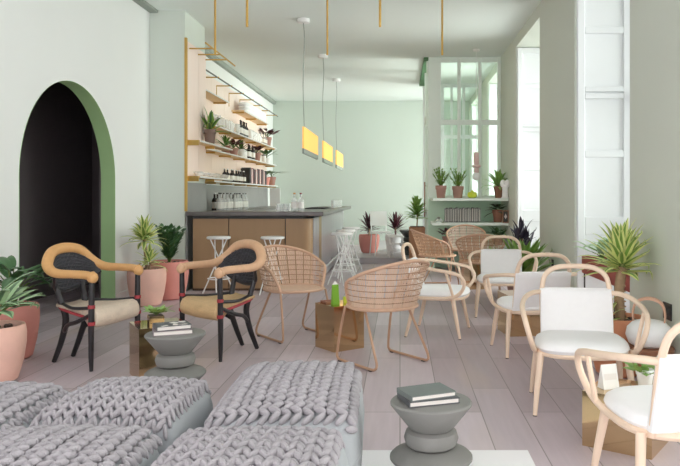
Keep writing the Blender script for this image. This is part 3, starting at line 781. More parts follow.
def make_bowl():
    o = thing('glass_bowl', g6[0], 'bowl', (0, 0, 0), group=g6[1])
    b_ = MB(); b_.lathe([(.03, 0), (.055, .03), (.062, .06), (.058, .06), (.05, .03), (.0005, .008)], seg=14); b_.build('bowl_wall', 'tumbler_glass', o)
    b_ = MB(); b_.lathe([(.031, 0), (.034, .006), (.0005, .0065)], seg=12); b_.build('foot', 'mask_white', o)
    return o
row(make_bowl, line(9.42, 10.95, 11, -2.73, 1.517, .02), None)
g7 = ('bottle on the stone back counter', 'bottles on the stone back counter')
row(lambda: make_bottle('spirit_bottle', 'tumbler_glass', 'glass_dark', g7, .30, .045), line(11.0, 12.9, 12, -2.86, 1.002, .02), None)
g8 = ('dark bottle with a white label on the stone back counter', 'labelled bottles on the stone back counter')
row(lambda: make_bottle('dark_bottle', 'glass_dark', 'mask_white', g8, .30, .045), line(11.4, 13.3, 9, -3.04, 1.002, .03), None)
B = thing('linen_stack', 'stack of folded white linen on the high far bar shelf', 'linen', (SM + .02, 14.75, 2.907))
for k in range(3):
    b_ = MB(); b_.lathe([(.5, 0), (.53, .02), (.53, .045), (.5, .062)], seg=24, sx=.20, sy=2.0, expo=5); b_.build('folded_cloth', 'linen_white', B, loc=(0, 0, .063 * k))

# on the worktop
for x, cap, capname in ((-1.41, 'cap_orange', 'orange'), (-1.325, 'cap_red', 'dark red')):
    o = make_bottle('spirit_bottle', 'tumbler_glass', cap, ('clear bottle with a white label and %s cap on the bar worktop' % capname, 'bottles on the bar worktop'), .245, .042)
    o.location = (x, 9.35, 1.047)
g9 = ('small clear tumbler beside the two bottles on the bar worktop', 'tumblers beside the bottles')
row(make_glass, [(-1.53, 9.34, 1.047), (-1.60, 9.42, 1.047), (-1.51, 9.46, 1.047), (-1.62, 9.31, 1.047)], None, g9, .10, .035)
g10 = ('clear tumbler at the far end of the bar worktop', 'tumblers at the far end of the bar worktop')
row(make_glass, [(-1.14, 11.9 + .28 * k, 1.047) for k in range(6)], None, g10, .13, .04)
B = thing('drip_tray', 'black bar mat lying on the bar worktop', 'mat', (-1.33, 11.3, 1.047))
b_ = MB(); b_.span((-.16, -.35, 0), (.16, .35, .012)); b_.build('mat_base', 'ink_dark', B, smooth=False)
b_ = MB(); 
for k in range(9): b_.span((-.14, -.33 + .075 * k, .012), (.14, -.31 + .075 * k, .018))
b_.build('mat_rib', 'socket_black', B, smooth=False)

# ------------------------------------------------------------------ bar stools
def make_stool():
    o = thing('bar_stool', '', 'stool')
    b_ = MB(); b_.lathe([(.10, -.012), (.142, -.012), (.15, -.004), (.15, .012), (.143, .02), (.0005, .022)], seg=28); b_.build('seat', 'white_metal', o, loc=(0, 0, .715))
    for k in range(4):
        a = k * PI / 2 + .5; c2 = a + 2.55
        p0 = Vector((.115 * math.cos(a), .115 * math.sin(a), .705)); p1 = Vector((.20 * math.cos(c2), .20 * math.sin(c2), 0.008))
        b_ = MB(); b_.tube([p0, p1], .0085, 8); b_.build('leg', 'white_metal', o)
    b_ = MB(); b_.tube([(.135 * math.cos(2 * PI * j / 28), .135 * math.sin(2 * PI * j / 28), .20) for j in range(28)], .008, 8, closed=True); b_.build('foot_ring', 'white_metal', o)
    b_ = MB(); b_.tube([(.045 * math.cos(2 * PI * j / 20), .045 * math.sin(2 * PI * j / 20), .44) for j in range(20)], .006, 6, closed=True); b_.build('collar', 'white_metal', o)
    return o
st = make_stool(); st['group'] = 'white bar stools'
ST = [((-2.31, 8.92, 0), .2, 'white wire bar stool at the bar front behind the honey seat armchair'),
      ((-1.62, 8.90, 0), .9, 'white wire bar stool at the bar front behind the open cane tub chair'),
      ((-.82, 9.85, 0), .3, 'white wire bar stool first in the row along the bar side'),
      ((-.83, 10.72, 0), 1.1, 'white wire bar stool second in the row along the bar side'),
      ((-.81, 11.6, 0), .6, 'white wire bar stool third in the row along the bar side')]
st.location = ST[0][0]; st.rotation_euler = (0, 0, ST[0][1]); st['label'] = ST[0][2]
for l_, rz, lab in ST[1:]: dup(st, l_, rz, lab)

# white seats on the platform
P = thing('side_chair', 'white metal side chair with a solid back on the grey platform', 'chair', (-.36, 13.55, .11), face_to(.35, -1))
b_ = MB(); b_.lathe([(.17, 0), (.185, .006), (.185, .018), (.17, .024)], seg=24, expo=4); b_.build('seat', 'white_metal', P, loc=(0, 0, .43))
b_ = MB(); b_.strip([[(x, .17 + .05 * (z - .45) - .25 * x * x + dy, z) for x in (-.17, -.1, 0, .1, .17)] for dy, z in ((0, .56), (0, .84), (.015, .84), (.015, .56), (0, .56))]); b_.build('backrest', 'white_metal', P)
for sx, sy in ((-1, -1), (1, -1), (-1, 1), (1, 1)):
    b_ = MB(); b_.tube([(sx * .15, sy * .15, .43), (sx * .18, sy * .18, 0)], .012, 8); b_.build('leg', 'white_metal', P)
for sx in (-1, 1):
    b_ = MB(); b_.tube([(sx * .15, .16, .43), (sx * .15, .185, .6)], .012, 8); b_.build('back_post', 'white_metal', P)
P = thing('low_stool', 'white square slatted stool beside the white chair on the platform', 'stool', (-.08, 13.13, .11), .1)
b_ = MB(); b_.lathe([(.14, 0), (.15, .006), (.15, .02), (.14, .026)], seg=24, expo=5); b_.build('seat', 'white_metal', P, loc=(0, 0, .37))
for sx, sy in ((-1, -1), (1, -1), (-1, 1), (1, 1)):
    b_ = MB(); b_.tube([(sx * .12, sy * .12, .37), (sx * .13, sy * .13, 0)], .011, 8); b_.build('leg', 'white_metal', P)
b_ = MB()
for z in (.12, .24): b_.tube([(-.125, -.125, z), (.125, -.125, z), (.125, .125, z), (-.125, .125, z)], .007, 6, closed=True)
b_.build('stretcher', 'white_metal', P)

# ------------------------------------------------------------------ bobbin stools
def make_bobbin(m):
    o = thing('bobbin_stool', '', 'side table')
    b_ = MB(); b_.lathe([(.085, .285), (.092, .29), (.168, .385), (.168, .392), (.162, .398), (.12, .40), (.0005, .40)], seg=40); b_.build('top_disc', m, o)
    b_ = MB(); b_.lathe([(.085, .21), (.104, .222), (.112, .248), (.104, .274), (.085, .286)], seg=40); b_.build('middle_ring', m, o)
    b_ = MB(); b_.lathe([(.09, .085), (.10, .09), (.158, .150), (.170, .163), (.170, .172), (.16, .182), (.10, .208), (.085, .211)], seg=40); b_.build('lower_disc', m, o)
    b_ = MB(); b_.lathe([(.125, 0), (.13, .006), (.125, .03), (.098, .06), (.09, .086)], seg=40); b_.build('foot', m, o)
    return o
bs = make_bobbin('clay_grey'); bs.location = (.128, 2.88, .012); bs['label'] = 'grey clay bobbin side table on the white rug holding two grey books'; bs['group'] = 'bobbin side tables'
bs2 = dup(bs, (-1.36, 4.24, 0), .3, 'grey clay bobbin side table between the knitted pouffes and the armchairs', scale=1.06)
dup(bs, (.19, 13.6, .11), .3, 'dark clay bobbin stool on the grey platform beside the wooden planter', scale=1.2, swap={'clay_grey': 'clay_dark'})

def book_flat(label, loc, rz, w, d, h, m, group):
    o = thing('book', label, 'book', loc, rz, group)
    b_ = MB(); b_.span((-w / 2, -d / 2, 0), (w / 2, d / 2, .003)); b_.span((-w / 2, -d / 2, h - .003), (w / 2, d / 2, h)); b_.span((-w / 2, -d / 2, .003), (-w / 2 + .003, d / 2, h - .003)); b_.build('cover', m, o, smooth=False)
    b_ = MB(); b_.span((-w / 2 + .003, -d / 2 + .004, .003), (w / 2 - .005, d / 2 - .004, h - .003)); b_.build('pages', 'paper', o, smooth=False)
    return o
book_flat('slate grey closed book lying under the pale one on the rug side table', (.115, 2.87, .4135), .32, .215, .16, .022, 'book_slate', 'books on the bobbin table on the rug')
book_flat('grey green closed book on top of the slate one on the rug side table', (.108, 2.875, .4360), .42, .20, .15, .020, 'book_grey', 'books on the bobbin table on the rug')
zb = .40 * 1.06 + .001
book_flat('mauve book at the bottom of the stack on the bobbin table by the armchairs', (-1.375, 4.23, zb), .38, .225, .17, .026, 'book_mauve', 'books on the bobbin table by the armchairs')
o = book_flat('patterned grey book on top of the stack on the bobbin table by the armchairs', (-1.38, 4.235, zb + .027), .5, .20, .155, .026, 'book_slate', 'books on the bobbin table by the armchairs')
b_ = MB(); rn = random.Random(5)
for k in range(9): b_.box((rn.uniform(-.07, .07), rn.uniform(-.055, .055), .0265), (rn.uniform(.02, .05), rn.uniform(.015, .04), .001), rn.uniform(0, 3))
b_.build('cover_print', 'paper', o, smooth=False)

r_ = MB(); r_.span((-.845, 1.2, 0), (.625, 3.42, .010)); tag(r_.build('rug', 'rug_white', smooth=False, bevel=.004), 'plain white flat rug under the bobbin table and pouffes', 'rug')

# ------------------------------------------------------------------ knitted pouffes
def pouffe(label, cx, cy, w, l, along, rz, sd, z0=.0, pitch=.062, h=.36, dome=.05):
    o = thing('knitted_pouffe', label, 'pouffe', (cx, cy, z0), rz, 'grey knitted pouffes')
    b_ = MB(); b_.lathe([(.93, 0), (.98, .03), (1.0, .12), (1.0, h * .62), (.985, h * .8), (.95, h * .93), (.88, h), (.6, h + dome * .5), (.0005, h + dome * .7)], seg=56, sx=w / 2 * 1.03, sy=l / 2 * 1.01, expo=7)
    bd = b_.build('body', 'pouffe_fabric', o)
    e = MB(); sq = []
    for j in range(64):
        a = 2 * PI * j / 64; ca, sa = math.cos(a), math.sin(a)
        sq.append((w / 2 * 1.03 * math.copysign(abs(ca) ** (2 / 7), ca), l / 2 * math.copysign(abs(sa) ** (2 / 7), sa), h * .55))
    e.tube(sq, .004, 5, closed=True); e.build('piping', 'pouffe_fabric', bd)
    def top(x, y):
        u = min(1, abs(2 * x / w)); v = min(1, abs(2 * y / l))
        return h + .004 + dome * (1 - u ** 2.6) * (1 - v ** 2.6) - .035 * max(0, u - .84) / .1 - .035 * max(0, v - .84) / .1
    rn = random.Random(sd); kn = MB()
    A, Bn = (l, w) if along == 'y' else (w, l)      # chains run along A, stacked across Bn
    nr = max(2, int(round(Bn * .92 / pitch))); pt = Bn * .92 / nr
    sl = .040; ns = int(A * .92 / sl); sl = A * .92 / ns
    for i in range(nr):
        for k in range(ns + 1):
            for sgn in (-1, 1):
                ca = -A * .46 + k * sl + rn.uniform(-.004, .004); cb = -Bn * .46 + (i + .5) * pt + sgn * pt * .235 + rn.uniform(-.003, .003)
                x, y = (cb, ca) if along == 'y' else (ca, cb)
                ang = sgn * .62 + rn.uniform(-.1, .1)
                d = Vector((math.sin(-ang), math.cos(ang), 0)) if along == 'y' else Vector((math.cos(ang), math.sin(-ang), 0))
                q = .02
                d.z = (top(x + d.x * q, y + d.y * q) - top(x - d.x * q, y - d.y * q)) / (2 * q); d.normalize()
                d = (d + Vector((0, 0, .16))).normalized()
                up = Vector((0, 0, 1)); sd_ = d.cross(up).normalized(); up2 = sd_.cross(d)
                M = Matrix.Translation((x, y, top(x, y) + .010 + .004 * math.cos(k * PI))) @ Matrix((sd_, up2, d)).transposed().to_4x4()
                kn.ball(None, (pt * .205, .0165, sl * .74), 8, 6, M=M)
    kn.build('knit_cover', 'knit_grey', o, angle=180)
    return o
pouffe('grey knitted pouffe beside the grey table, cables running across, set before the cane chair', -.475, 3.10, .60, .92, 'x', .03, 61, .012, pitch=.056, h=.37)
pouffe('grey knitted pouffe at the bottom edge with chains running towards the cane chairs', -.50, 2.15, .64, .92, 'y', .0, 62, .012, pitch=.054, h=.355)
pouffe('grey knitted pouffe just before the bobbin table with books by the armchairs', -1.165, 3.0, .60, .60, 'y', -.03, 63, 0, pitch=.046)
pouffe('grey knitted pouffe filling the bottom corner with cables running across', -1.20, 2.33, .64, .66, 'x', .02, 64, 0, pitch=.05, h=.35)
pouffe('grey knitted pouffe nearest the pale peach plant pot', -1.815, 2.95, .62, .62, 'x', .0, 65, 0, pitch=.05, h=.35)

# ------------------------------------------------------------------ mirrored brass cube tables
def cube_table(label, x, y, rz, s=.33, h=.36):
    o = thing('brass_cube_table', label, 'side table', (x, y, 0), rz, 'mirrored brass cube tables')
    a = s / 2
    b_ = MB(); b_.span((-a, -a, 0), (a, -a + .004, h)); b_.span((-a, a - .004, 0), (a, a, h)); b_.span((-a, -a + .004, 0), (-a + .004, a - .004, h)); b_.span((a - .004, -a + .004, 0), (a, a - .004, h)); b_.build('side_sheet', 'brass_mirror', o, smooth=False)
    b_ = MB(); b_.span((-a - .001, -a - .001, h), (a + .001, a + .001, h + .004)); b_.build('top_sheet', 'brass_mirror', o, smooth=False)
    return o
CT = [('mirrored brass cube table between the two cane tub chairs', -.50, 5.79, .66, .29), ('mirrored brass cube table behind the bobbin table by the armchairs', -1.68, 4.88, .55, .33),
      ('mirrored brass cube table in front of the cushioned chair with a full front view', 1.15, 3.55, -.61, .34, .27),
      ('mirrored brass cube table between the two white chairs facing each other further back', 1.12, 6.42, .15, .36), ('mirrored brass cube table among the far cane chairs', 1.05, 9.52, .2, .30)]
for a in CT: cube_table(*a)
# small things on them
o = thing('menu_card', 'bright green and white folded card standing on the cube table between cane chairs', 'card', (-.53, 5.73, .365), .5)
b_ = MB()
b_.add([(-.03, -.02, 0), (.03, -.02, 0), (.03, .02, 0), (-.03, .02, 0), (-.028, 0, .16), (.028, 0, .16), (-.028, .004, .16), (.028, .004, .16)], [(0, 1, 5, 4), (2, 3, 6, 7), (0, 4, 6, 3), (1, 2, 7, 5), (4, 5, 7, 6), (0, 3, 2, 1)])
b_.build('card_sleeve', 'card_green', o, smooth=False)
b_ = MB(); b_.add([(-.028, 0, .16), (.028, 0, .16), (.028, .004, .16), (-.028, .004, .16), (0, .002, .19)], [(0, 1, 4), (1, 2, 4), (2, 3, 4), (3, 0, 4), (0, 3, 2, 1)]); b_.build('card_tip', 'label_white', o, smooth=False)
o = thing('tray', 'small terracotta coloured tray at the edge of the cube table between cane chairs', 'tray', (-.585, 5.84, .3645), .6)
b_ = MB(); b_.span((-.06, -.05, 0), (.06, .05, .006)); b_.build('tray_base', 'terra_brown', o, smooth=False)
b_ = MB(); b_.tube([(-.06, -.05, .009), (.06, -.05, .009), (.06, .05, .009), (-.06, .05, .009)], .005, 6, closed=True); b_.build('tray_rim', 'terra_brown', o)
o = thing('tealight', 'small yellow glass tealight beside the green card', 'candle', (-.45, 5.83, .365))
b_ = MB(); b_.lathe([(.022, 0), (.026, .045), (.023, .045), (.02, .006), (.0005, .005)], seg=14); b_.build('cup', 'lime_yellow', o)
b_ = MB(); b_.lathe([(.019, .006), (.019, .03), (.0005, .031)], seg=12); b_.build('wax', 'paper', o)
def tiny_plant(label, loc, sd, box=False, mats=('leaf_fresh', 'stem_green')):
    rn = random.Random(sd)
    P = thing('potted_herb', label, 'plant', loc, 0.5, 'small plants on the cube tables')
    if box:
        b_ = MB(); b_.span((-.05, -.05, 0), (.05, .05, .045)); b_.build('pot', 'brass_mirror', P, smooth=False)
        z = .045
        b_ = MB(); b_.span((-.044, -.044, .045), (.044, .044, .048)); b_.build('soil', 'soil', P, smooth=False)
    else:
        z = pot_part(P, small_pot(.045, .08), 'mask_white', seg=16)
    l = MB(); bushy(l, (0, 0, z), 22, .05, .07, .04, rn, spread=.08); l.build('foliage', list(mats), P)
tiny_plant('small fresh green plant in a brass box on the cube table near the armchairs', (-1.72, 4.93, .365), 71, True)
tiny_plant('small green plant in a white pot on the cube table before the front facing chair', (1.26, 3.60, .275), 72)
o = thing('menu_card', 'white folded card on the cube table before the front facing chair', 'card', (1.06, 3.56, .275), .3)
b_ = MB(); b_.add([(-.045, -.03, 0), (.045, -.03, 0), (.045, .03, 0), (-.045, .03, 0), (-.045, -.001, .12), (.045, -.001, .12), (.045, .001, .12), (-.045, .001, .12)], [(0, 1, 5, 4), (2, 3, 7, 6), (4, 5, 6, 7), (0, 4, 7, 3), (1, 2, 6, 5)]); b_.build('card_fold', 'label_white', o, smooth=False)
b_ = MB(); b_.box((0, -.0165, .06), (.07, .001, .03), M=Matrix.Translation((0, -.0175, .06)) @ Matrix.Rotation(-.237, 4, 'X')); b_.build('card_print', 'paper', o, smooth=False)

# ------------------------------------------------------------------ cane tub chairs
def make_tub(cane, rim):
    o = thing('cane_tub_chair', '', 'chair')
    PH = math.radians(128); zs = .43
    def rimz(p):
        a = abs(p) / PH
        z = .785 - .235 * a ** 1.5
        if a > .82: z = zs + (z - zs) * max(0, 1 - ((a - .82) / .18) ** 2.2)
        return z
    def pt(p, z):
        t = (z - zs) / .33
        rx = .255 + .065 * t; ry = .235 + .085 * t
        y = ry * math.cos(p) + .02 + (.03 * t if math.cos(p) > 0 else 0)
        return Vector((rx * math.copysign(abs(math.sin(p)) ** .85, math.sin(p)), y, z))
    sh = MB(); n = 150
    for i in range(n + 1):
        p = -PH + 2 * PH * i / n; zt = rimz(p)
        if zt - zs < .015 or i % 9 == 4: continue
        dp = .45 * PH / n * 1.7
        m_ = 7
        off = .003 if i % 2 else -.003
        rows = []
        for k in range(m_ + 1):
            z = zs + (zt - zs) * k / m_
            a = pt(p - dp, z); b = pt(p + dp, z); out = Vector((a.x + b.x, a.y + b.y, 0)).normalized() * (off if k % 2 else -off)
            rows.append([a + out, b + out])
        sh.strip(rows)
    for q in range(1, 8):
        zq = zs + .044 * q
        seg_ = [pt(-PH + 2 * PH * j / 60, zq) for j in range(61) if rimz(-PH + 2 * PH * j / 60) > zq + .004]
        if len(seg_) > 2: sh.tube(seg_, .0036, 5, mi=1)
    sh.build('woven_shell', [cane, 'cane_line'], o)
    rm = MB(); rp = [pt(-PH + 2 * PH * j / 72, rimz(-PH + 2 * PH * j / 72)) for j in range(73)]; rm.tube(rp, .0135, 8)
    rm.build('rim', rim, o)
    se = MB(); base = []
    for j in range(40):
        a = 2 * PI * j / 40; base.append((.262 * math.copysign(abs(math.cos(a)) ** .85, math.cos(a)), .25 * math.sin(a) + .01, zs - .004))
    se.tube(base, .013, 8, closed=True); se.build('seat_ring', rim, o)
    se = MB(); se.lathe([(.25, -.012), (.255, 0), (.2, .006), (.1, -.004), (.0005, -.008)], seg=36, sy=.95); se.build('seat', cane, o, loc=(0, .01, zs))
    for sx in (-1, 1):
        lg = MB()
        c = [(sx * .225, -.155, zs - .01), (sx * .236, -.20, .25), (sx * .245, -.235, .06), (sx * .246, -.22, .022), (sx * .247, -.18, .013), (sx * .247, .18, .013), (sx * .245, .245, .02), (sx * .24, .262, .055), (sx * .232, .22, .14), (sx * .20, .06, zs - .01)]
        lg.tube(catmull(c, 5), .0098, 8); lg.build('sled_leg', 'copper_leg', o)
        for yy in (-.19, .2):
            ft = MB(); ft.span((sx * .247 - .012, yy - .015, 0), (sx * .247 + .012, yy + .015, .006)); ft.build('glide', 'socket_black', o, smooth=False)
    return o
tb = make_tub('cane', 'cane_rim'); tb['group'] = 'cane tub chairs'
TB = [((-.94, 6.24, 0), face_to(.62, -.78), 'pale cane tub chair facing us with its open front to the brass cube', None),
      ((-.14, 5.30, 0), face_to(-.62, .78), 'pale cane tub chair seen from the back behind the knitted pouffe', None),
      ((.53, 9.75, 0), face_to(.95, .15), 'brown cane tub chair in profile beside the wooden planter', {'cane': 'cane_brown'}),
      ((1.02, 10.78, 0), face_to(-.05, -1), 'whitish cane tub chair furthest away below the partition shelves', {'cane': 'cane_pale'}),
      ((1.01, 8.80, 0), face_to(.1, 1), 'brown cane tub chair seen from the back behind the cushioned white chair', {'cane': 'cane_brown'})]
tb.location = TB[0][0]; tb.rotation_euler = (0, 0, TB[0][1]); tb['label'] = TB[0][2]
for l_, rz, lab, sw in TB[1:]: dup(tb, l_, rz, lab, swap=sw)

# ------------------------------------------------------------------ bentwood chairs with white cushions
def make_bent():
    o = thing('bentwood_armchair', '', 'chair')
    A = 'ash_wood'; zf = .345
    sf = MB(); ring = []
    for j in range(48):
        a = 2 * PI * j / 48; ring.append((.262 * math.copysign(abs(math.cos(a)) ** .7, math.cos(a)), .245 * math.copysign(abs(math.sin(a)) ** .75, math.sin(a)) - .01, zf))
    sf.tube(ring, .017, 8, closed=True); sf.build('seat_frame', A, o)
    cu = MB(); cu.lathe([(.90, 0), (.97, .012), (1.0, .03), (.97, .052), (.88, .068), (.6, .078), (.0005, .08)], seg=44, sx=.268, sy=.255, expo=3.2); cu.build('seat_cushion', 'white_fabric', o, loc=(0, -.02, zf))
    tilt = lambda z: .205 + .27 * (z - .40)
    cp = MB()
    half = [(.205, .34), (.208, .45), (.210, .58), (.206, .68), (.186, .745), (.135, .785), (.06, .80)]
    hp = [(-x, tilt(z), z) for x, z in half] + [(x, tilt(z), z) for x, z in half[::-1]]
    cp.tube(catmull(hp, 5), .0165, 10); cp.build('back_hoop', A, o)
    bc = MB(); n = 12; z0, z1 = .36, .645
    front = [(tilt(z0 + (z1 - z0) * k / n) - .030, z0 + (z1 - z0) * k / n) for k in range(n + 1)]
    back = [(tilt(z0 + (z1 - z0) * k / n) + .026, z0 + (z1 - z0) * k / n) for k in range(n, -1, -1)]
    cross = front + [(tilt(z1) - .020, z1 + .016), (tilt(z1) + .004, z1 + .024), (tilt(z1) + .024, z1 + .014)] + back
    rows = []
    for x in (-.222, -.218, -.20, -.1, 0, .1, .20, .218, .222):
        q = 1 if abs(x) < .21 else (.8 if abs(x) < .22 else .35)
        rows.append([(x, (y - tilt(z)) * q + tilt(z), z) for y, z in cross])
    bc.strip(rows, closed=True); w_ = len(cross); ln = len(rows)
    bc.face(list(range(w_))); bc.face(list(range((ln - 1) * w_, ln * w_))[::-1])
    bc.build('back_cushion', 'white_fabric', o)
    for sx in (-1, 1):
        ar = MB()
        c = [(sx * .21, tilt(.64), .64), (sx * .265, .22, .640), (sx * .315, .12, .628), (sx * .340, -.02, .608), (sx * .345, -.15, .588), (sx * .338, -.235, .562), (sx * .322, -.278, .505), (sx * .302, -.262, .435), (sx * .284, -.205, .378), (sx * .270, -.10, .350), (sx * .262, .05, .345)]
        ar.tube(catmull(c, 6), .0155, 10); ar.build('arm', A, o)
        sp = MB(); sp.tube([(sx * .343, -.12, .592), (sx * .284, -.175, .372)], .012, 8); sp.build('arm_post', A, o)
        for y0, y1 in ((-.165, -.235), (.17, .25)):
            lg = MB(); lg.tube([(sx * .240, y0, .35), (sx * .262, (y0 + y1) / 2, .17), (sx * .278, y1, .004)], [.021, .018, .0125], 10); ob = lg.build('leg', A, o)
            ft = MB(); ft.lathe([(.0125, 0), (.0125, .006)], seg=10); ft.build('glide', 'socket_black', ob, loc=(sx * .278, y1, 0))
    return o
bw = make_bent(); bw['group'] = 'bentwood chairs with white cushions'
BW = [((.36, 6.42, 0), face_to(.97, -.24), 'bentwood white cushioned armchair in profile directly behind the cane chair seen from the back'),
      ((1.08, 7.40, 0), face_to(-.1, -1), 'bentwood white cushioned armchair facing us in the middle of the window side row'),
      ((1.07, 5.66, 0), face_to(-.12, 1), 'bentwood white cushioned armchair turned away, its fabric back in front of the small brass cube'),
      ((1.075, 4.17, 0), face_to(-.14, -.98), 'large front facing bentwood armchair with white seat and back beside the orange terracotta pot'),
      ((1.14, 2.86, 0), face_to(-.1, 1), 'bentwood armchair cut by the picture edge, turned away, its white seat beside the brass cube')]
bw.location = BW[0][0]; bw.rotation_euler = (0, 0, BW[0][1]); bw['label'] = BW[0][2]
for l_, rz, lab in BW[1:]: dup(bw, l_, rz, lab)

# ------------------------------------------------------------------ wrapped rattan armchairs with black legs
def make_rattan(loc, rz, label, wrap, rush):
    o = thing('rattan_armchair', label, 'chair', loc, rz, 'rattan armchairs with black legs')
    hf = [(.262, -.235, .672), (.265, -.18, .685), (.268, -.06, .688), (.268, .06, .69), (.255, .135, .715), (.222, .185, .76), (.14, .215, .83), (0, .225, .853)]
    ap = [(-x, y, z) for x, y, z in hf] + [(x, y, z) for x, y, z in hf[-2::-1]]
    path = catmull(ap, 14); k = len(path)
    rad = []
    for i in range(k):
        u = abs(2 * i / (k - 1) - 1)
        r0 = .038 - .009 * min(1, max(0, u - .25) / .45)
        if u > .93: r0 += .010 * math.sin((u - .93) / .07 * PI * .6)
        rad.append(r0 * (1 + (.075 if i % 2 else 0)))
    a_ = MB(); a_.tube(path, rad, 14); a_.build('arm_rail', wrap, o, angle=180)
    for sx in (-1, 1):
        e = MB(); e.ball((sx * .262, -.242, .668), (.040, .032, .040), 14, 10); e.build('arm_end', wrap, o)
    # dark woven back between the hoop and the seat rail
    rows = []
    nC = 26
    for i in range(nC + 1):
        u = -1 + 2 * i / nC
        x = .245 * u; tz = .842 - .15 * abs(u) ** 2.4; ty = .218 - .10 * abs(u) ** 2.2
        bz = .53 + .14 * abs(u) ** 3; by = .205 - .10 * abs(u) ** 2
        rows.append([(x, by + (ty - by) * q / 10 + (.012 if (i + q) % 2 else 0), bz + (tz - bz) * q / 10) for q in range(11)])
    b_ = MB(); b_.strip(rows); pb = b_.build('woven_back', 'weave_black', o, smooth=False)
    e = MB()
    for q in range(1, 12):
        v = q / 12
        e.tube([((.245 * u), (.205 - .10 * u * u) + ((.218 - .10 * abs(u) ** 2.2) - (.205 - .10 * u * u)) * v - .004, (.53 + .14 * abs(u) ** 3) * (1 - v) + (.842 - .15 * abs(u) ** 2.4) * v) for u in [-1 + j / 12 for j in range(25)]], .005, 5)
    e.build('weave_cord', 'weave_black', pb)
    e = MB(); e.tube(catmull([(-.25, .10, .66), (-.15, .18, .56), (0, .205, .525), (.15, .18, .56), (.25, .10, .66)], 6), .013, 8); e.build('back_rail', 'leg_black', o)
    # seat: rush sheet rolling over the front bar
    cross = [(.18, .4465), (.08, .432), (-.06, .432), (-.15, .442), (-.20, .446), (-.238, .43), (-.258, .395), (-.262, .355), (-.248, .32), (-.22, .305), (-.19, .315), (-.14, .36), (0, .405), (.18, .428)]
    rows = []
    for i in range(31):
        x = -.245 + .49 * i / 30; s = .008 * math.cos(PI * (i - 15) / 30) 
        rows.append([(x * (1 - .42 * max(0, (y + .2) / .38)), y - (.004 if i % 2 else 0), z - s + (.003 if i % 2 else 0)) for y, z in cross])
    se = MB(); se.strip(rows, closed=True); w_ = len(cross)
    se.face(list(range(w_))); se.face(list(range(30 * w_, 31 * w_))[::-1])
    se.build('seat', rush, o, angle=180)
    for sx in (-1, 1):
        lg = MB(); lg.tube([(sx * .262, -.232, .64), (sx * .263, -.23, .5), (sx * .265, -.228, .3), (sx * .266, -.228, .1), (sx * .266, -.23, 0.002)], [.019, .021, .021, .018, .013], 10); f1 = lg.build('leg', 'leg_black', o)
        for zz in (.46, .34):
            bd = MB(); bd.tube([(sx * .264, -.23, zz - .012), (sx * .264, -.23, zz + .012)], .025, 10); bd.build('binding', 'binding_red', f1)
        lg = MB(); lg.tube(catmull([(sx * .14, .19, .60), (sx * .125, .15, .46), (sx * .11, .12, .33), (sx * .10, .165, .17), (sx * .10, .235, .003)], 6), [.017 + .007 * math.sin(PI * i / 24) for i in range(25)], 10); lg.build('leg', 'leg_black', o)
        br = MB(); br.tube(catmull([(sx * .262, -.22, .40), (sx * .235, -.08, .34), (sx * .17, .05, .30), (sx * .105, .14, .235)], 6), .016, 8); br.build('side_brace', 'leg_black', o)
        br = MB(); br.tube(catmull([(sx * .262, -.22, .45), (sx * .215, -.03, .435), (sx * .125, .14, .45)], 6), .012, 8); br.build('seat_rail', 'leg_black', o)
        br = MB(); br.tube(catmull([(sx * .262, -.222, .375), (sx * .225, -.06, .395), (sx * .16, .10, .41), (sx * .122, .165, .42)], 6), .011, 8); br.build('red_cord', 'binding_red', o)
    return o
make_rattan((-2.35, 5.30, 0), face_to(.96, -.26), 'rattan armchair with pale rush seat, golden arm rail and black legs before the dark arch', 'rattan_gold', 'rush_pale')
make_rattan((-1.40, 5.62, 0), face_to(-.66, -.75), 'rattan armchair with honey coloured seat and blush arms in front of the bar', 'rattan_blush', 'rush_honey')

# ------------------------------------------------------------------ lamps and ceiling pieces
def rod(x, y, lab):
    o = thing('brass_rod_light', lab, 'pendant light', (x, y, CH), 0, 'slim brass rods hanging from the ceiling')
    b_ = MB(); b_.tube([(0, 0, -.87), (0, 0, -.01)], .0115, 10); b_.build('tube', 'brass_satin', o)
    b_ = MB(); b_.lathe([(.035, -.012), (.035, 0)], seg=18); b_.build('ceiling_cap', 'brass_satin', o)
rod(-2.06, 7.8, 'slim brass rod hanging in front of the pier shelf rail'); rod(-.81, 7.8, 'slim brass rod hanging between the first two yellow pendants'); rod(.47, 7.8, 'slim brass rod hanging above the edge of the glazed partition')
rod(-1.42, 6.5, 'slim brass rod seen shorter, hanging between the bar shelf and the yellow pendants'); rod(-.186, 6.5, 'slim brass rod seen shorter, above the middle of the back wall')

def pendant(x, y, zc, s, lab):
    o = thing('panel_pendant', lab, 'pendant light', (x, y, CH), 0, 'yellow square pendants over the bar')
    b_ = MB(); b_.lathe([(.075, -.055), (.085, -.05), (.085, 0)], seg=22); b_.build('ceiling_rose', 'white_metal', o)
    zt = zc + s / 2 - CH
    b_ = MB(); b_.tube(catmull([(0, 0, -.05), (.012, 0, -.3), (-.006, 0, zt * .6), (.01, 0, zt + .0)], 6), .006, 6); b_.build('cord', 'cord_grey', o)
    b_ = MB(); b_.span((-.012, -.04, zc - s / 2 - CH), (.012, 1.62, zc + s / 2 - CH)); b_.build('light_panel', 'lamp_yellow', o, smooth=False)
    b_ = MB(); b_.span((-.014, -.04, zc - s / 2 - .07 - CH), (.014, 1.62, zc - s / 2 - CH)); b_.build('lower_edge', 'slot_grey', o, smooth=False)
pendant(-1.33, 9.65, 2.055, .30, 'yellow glowing square pendant, the biggest of the row over the bar')
pendant(-1.33, 12.1, 2.055, .30, 'yellow glowing square pendant in the middle of the row over the bar')
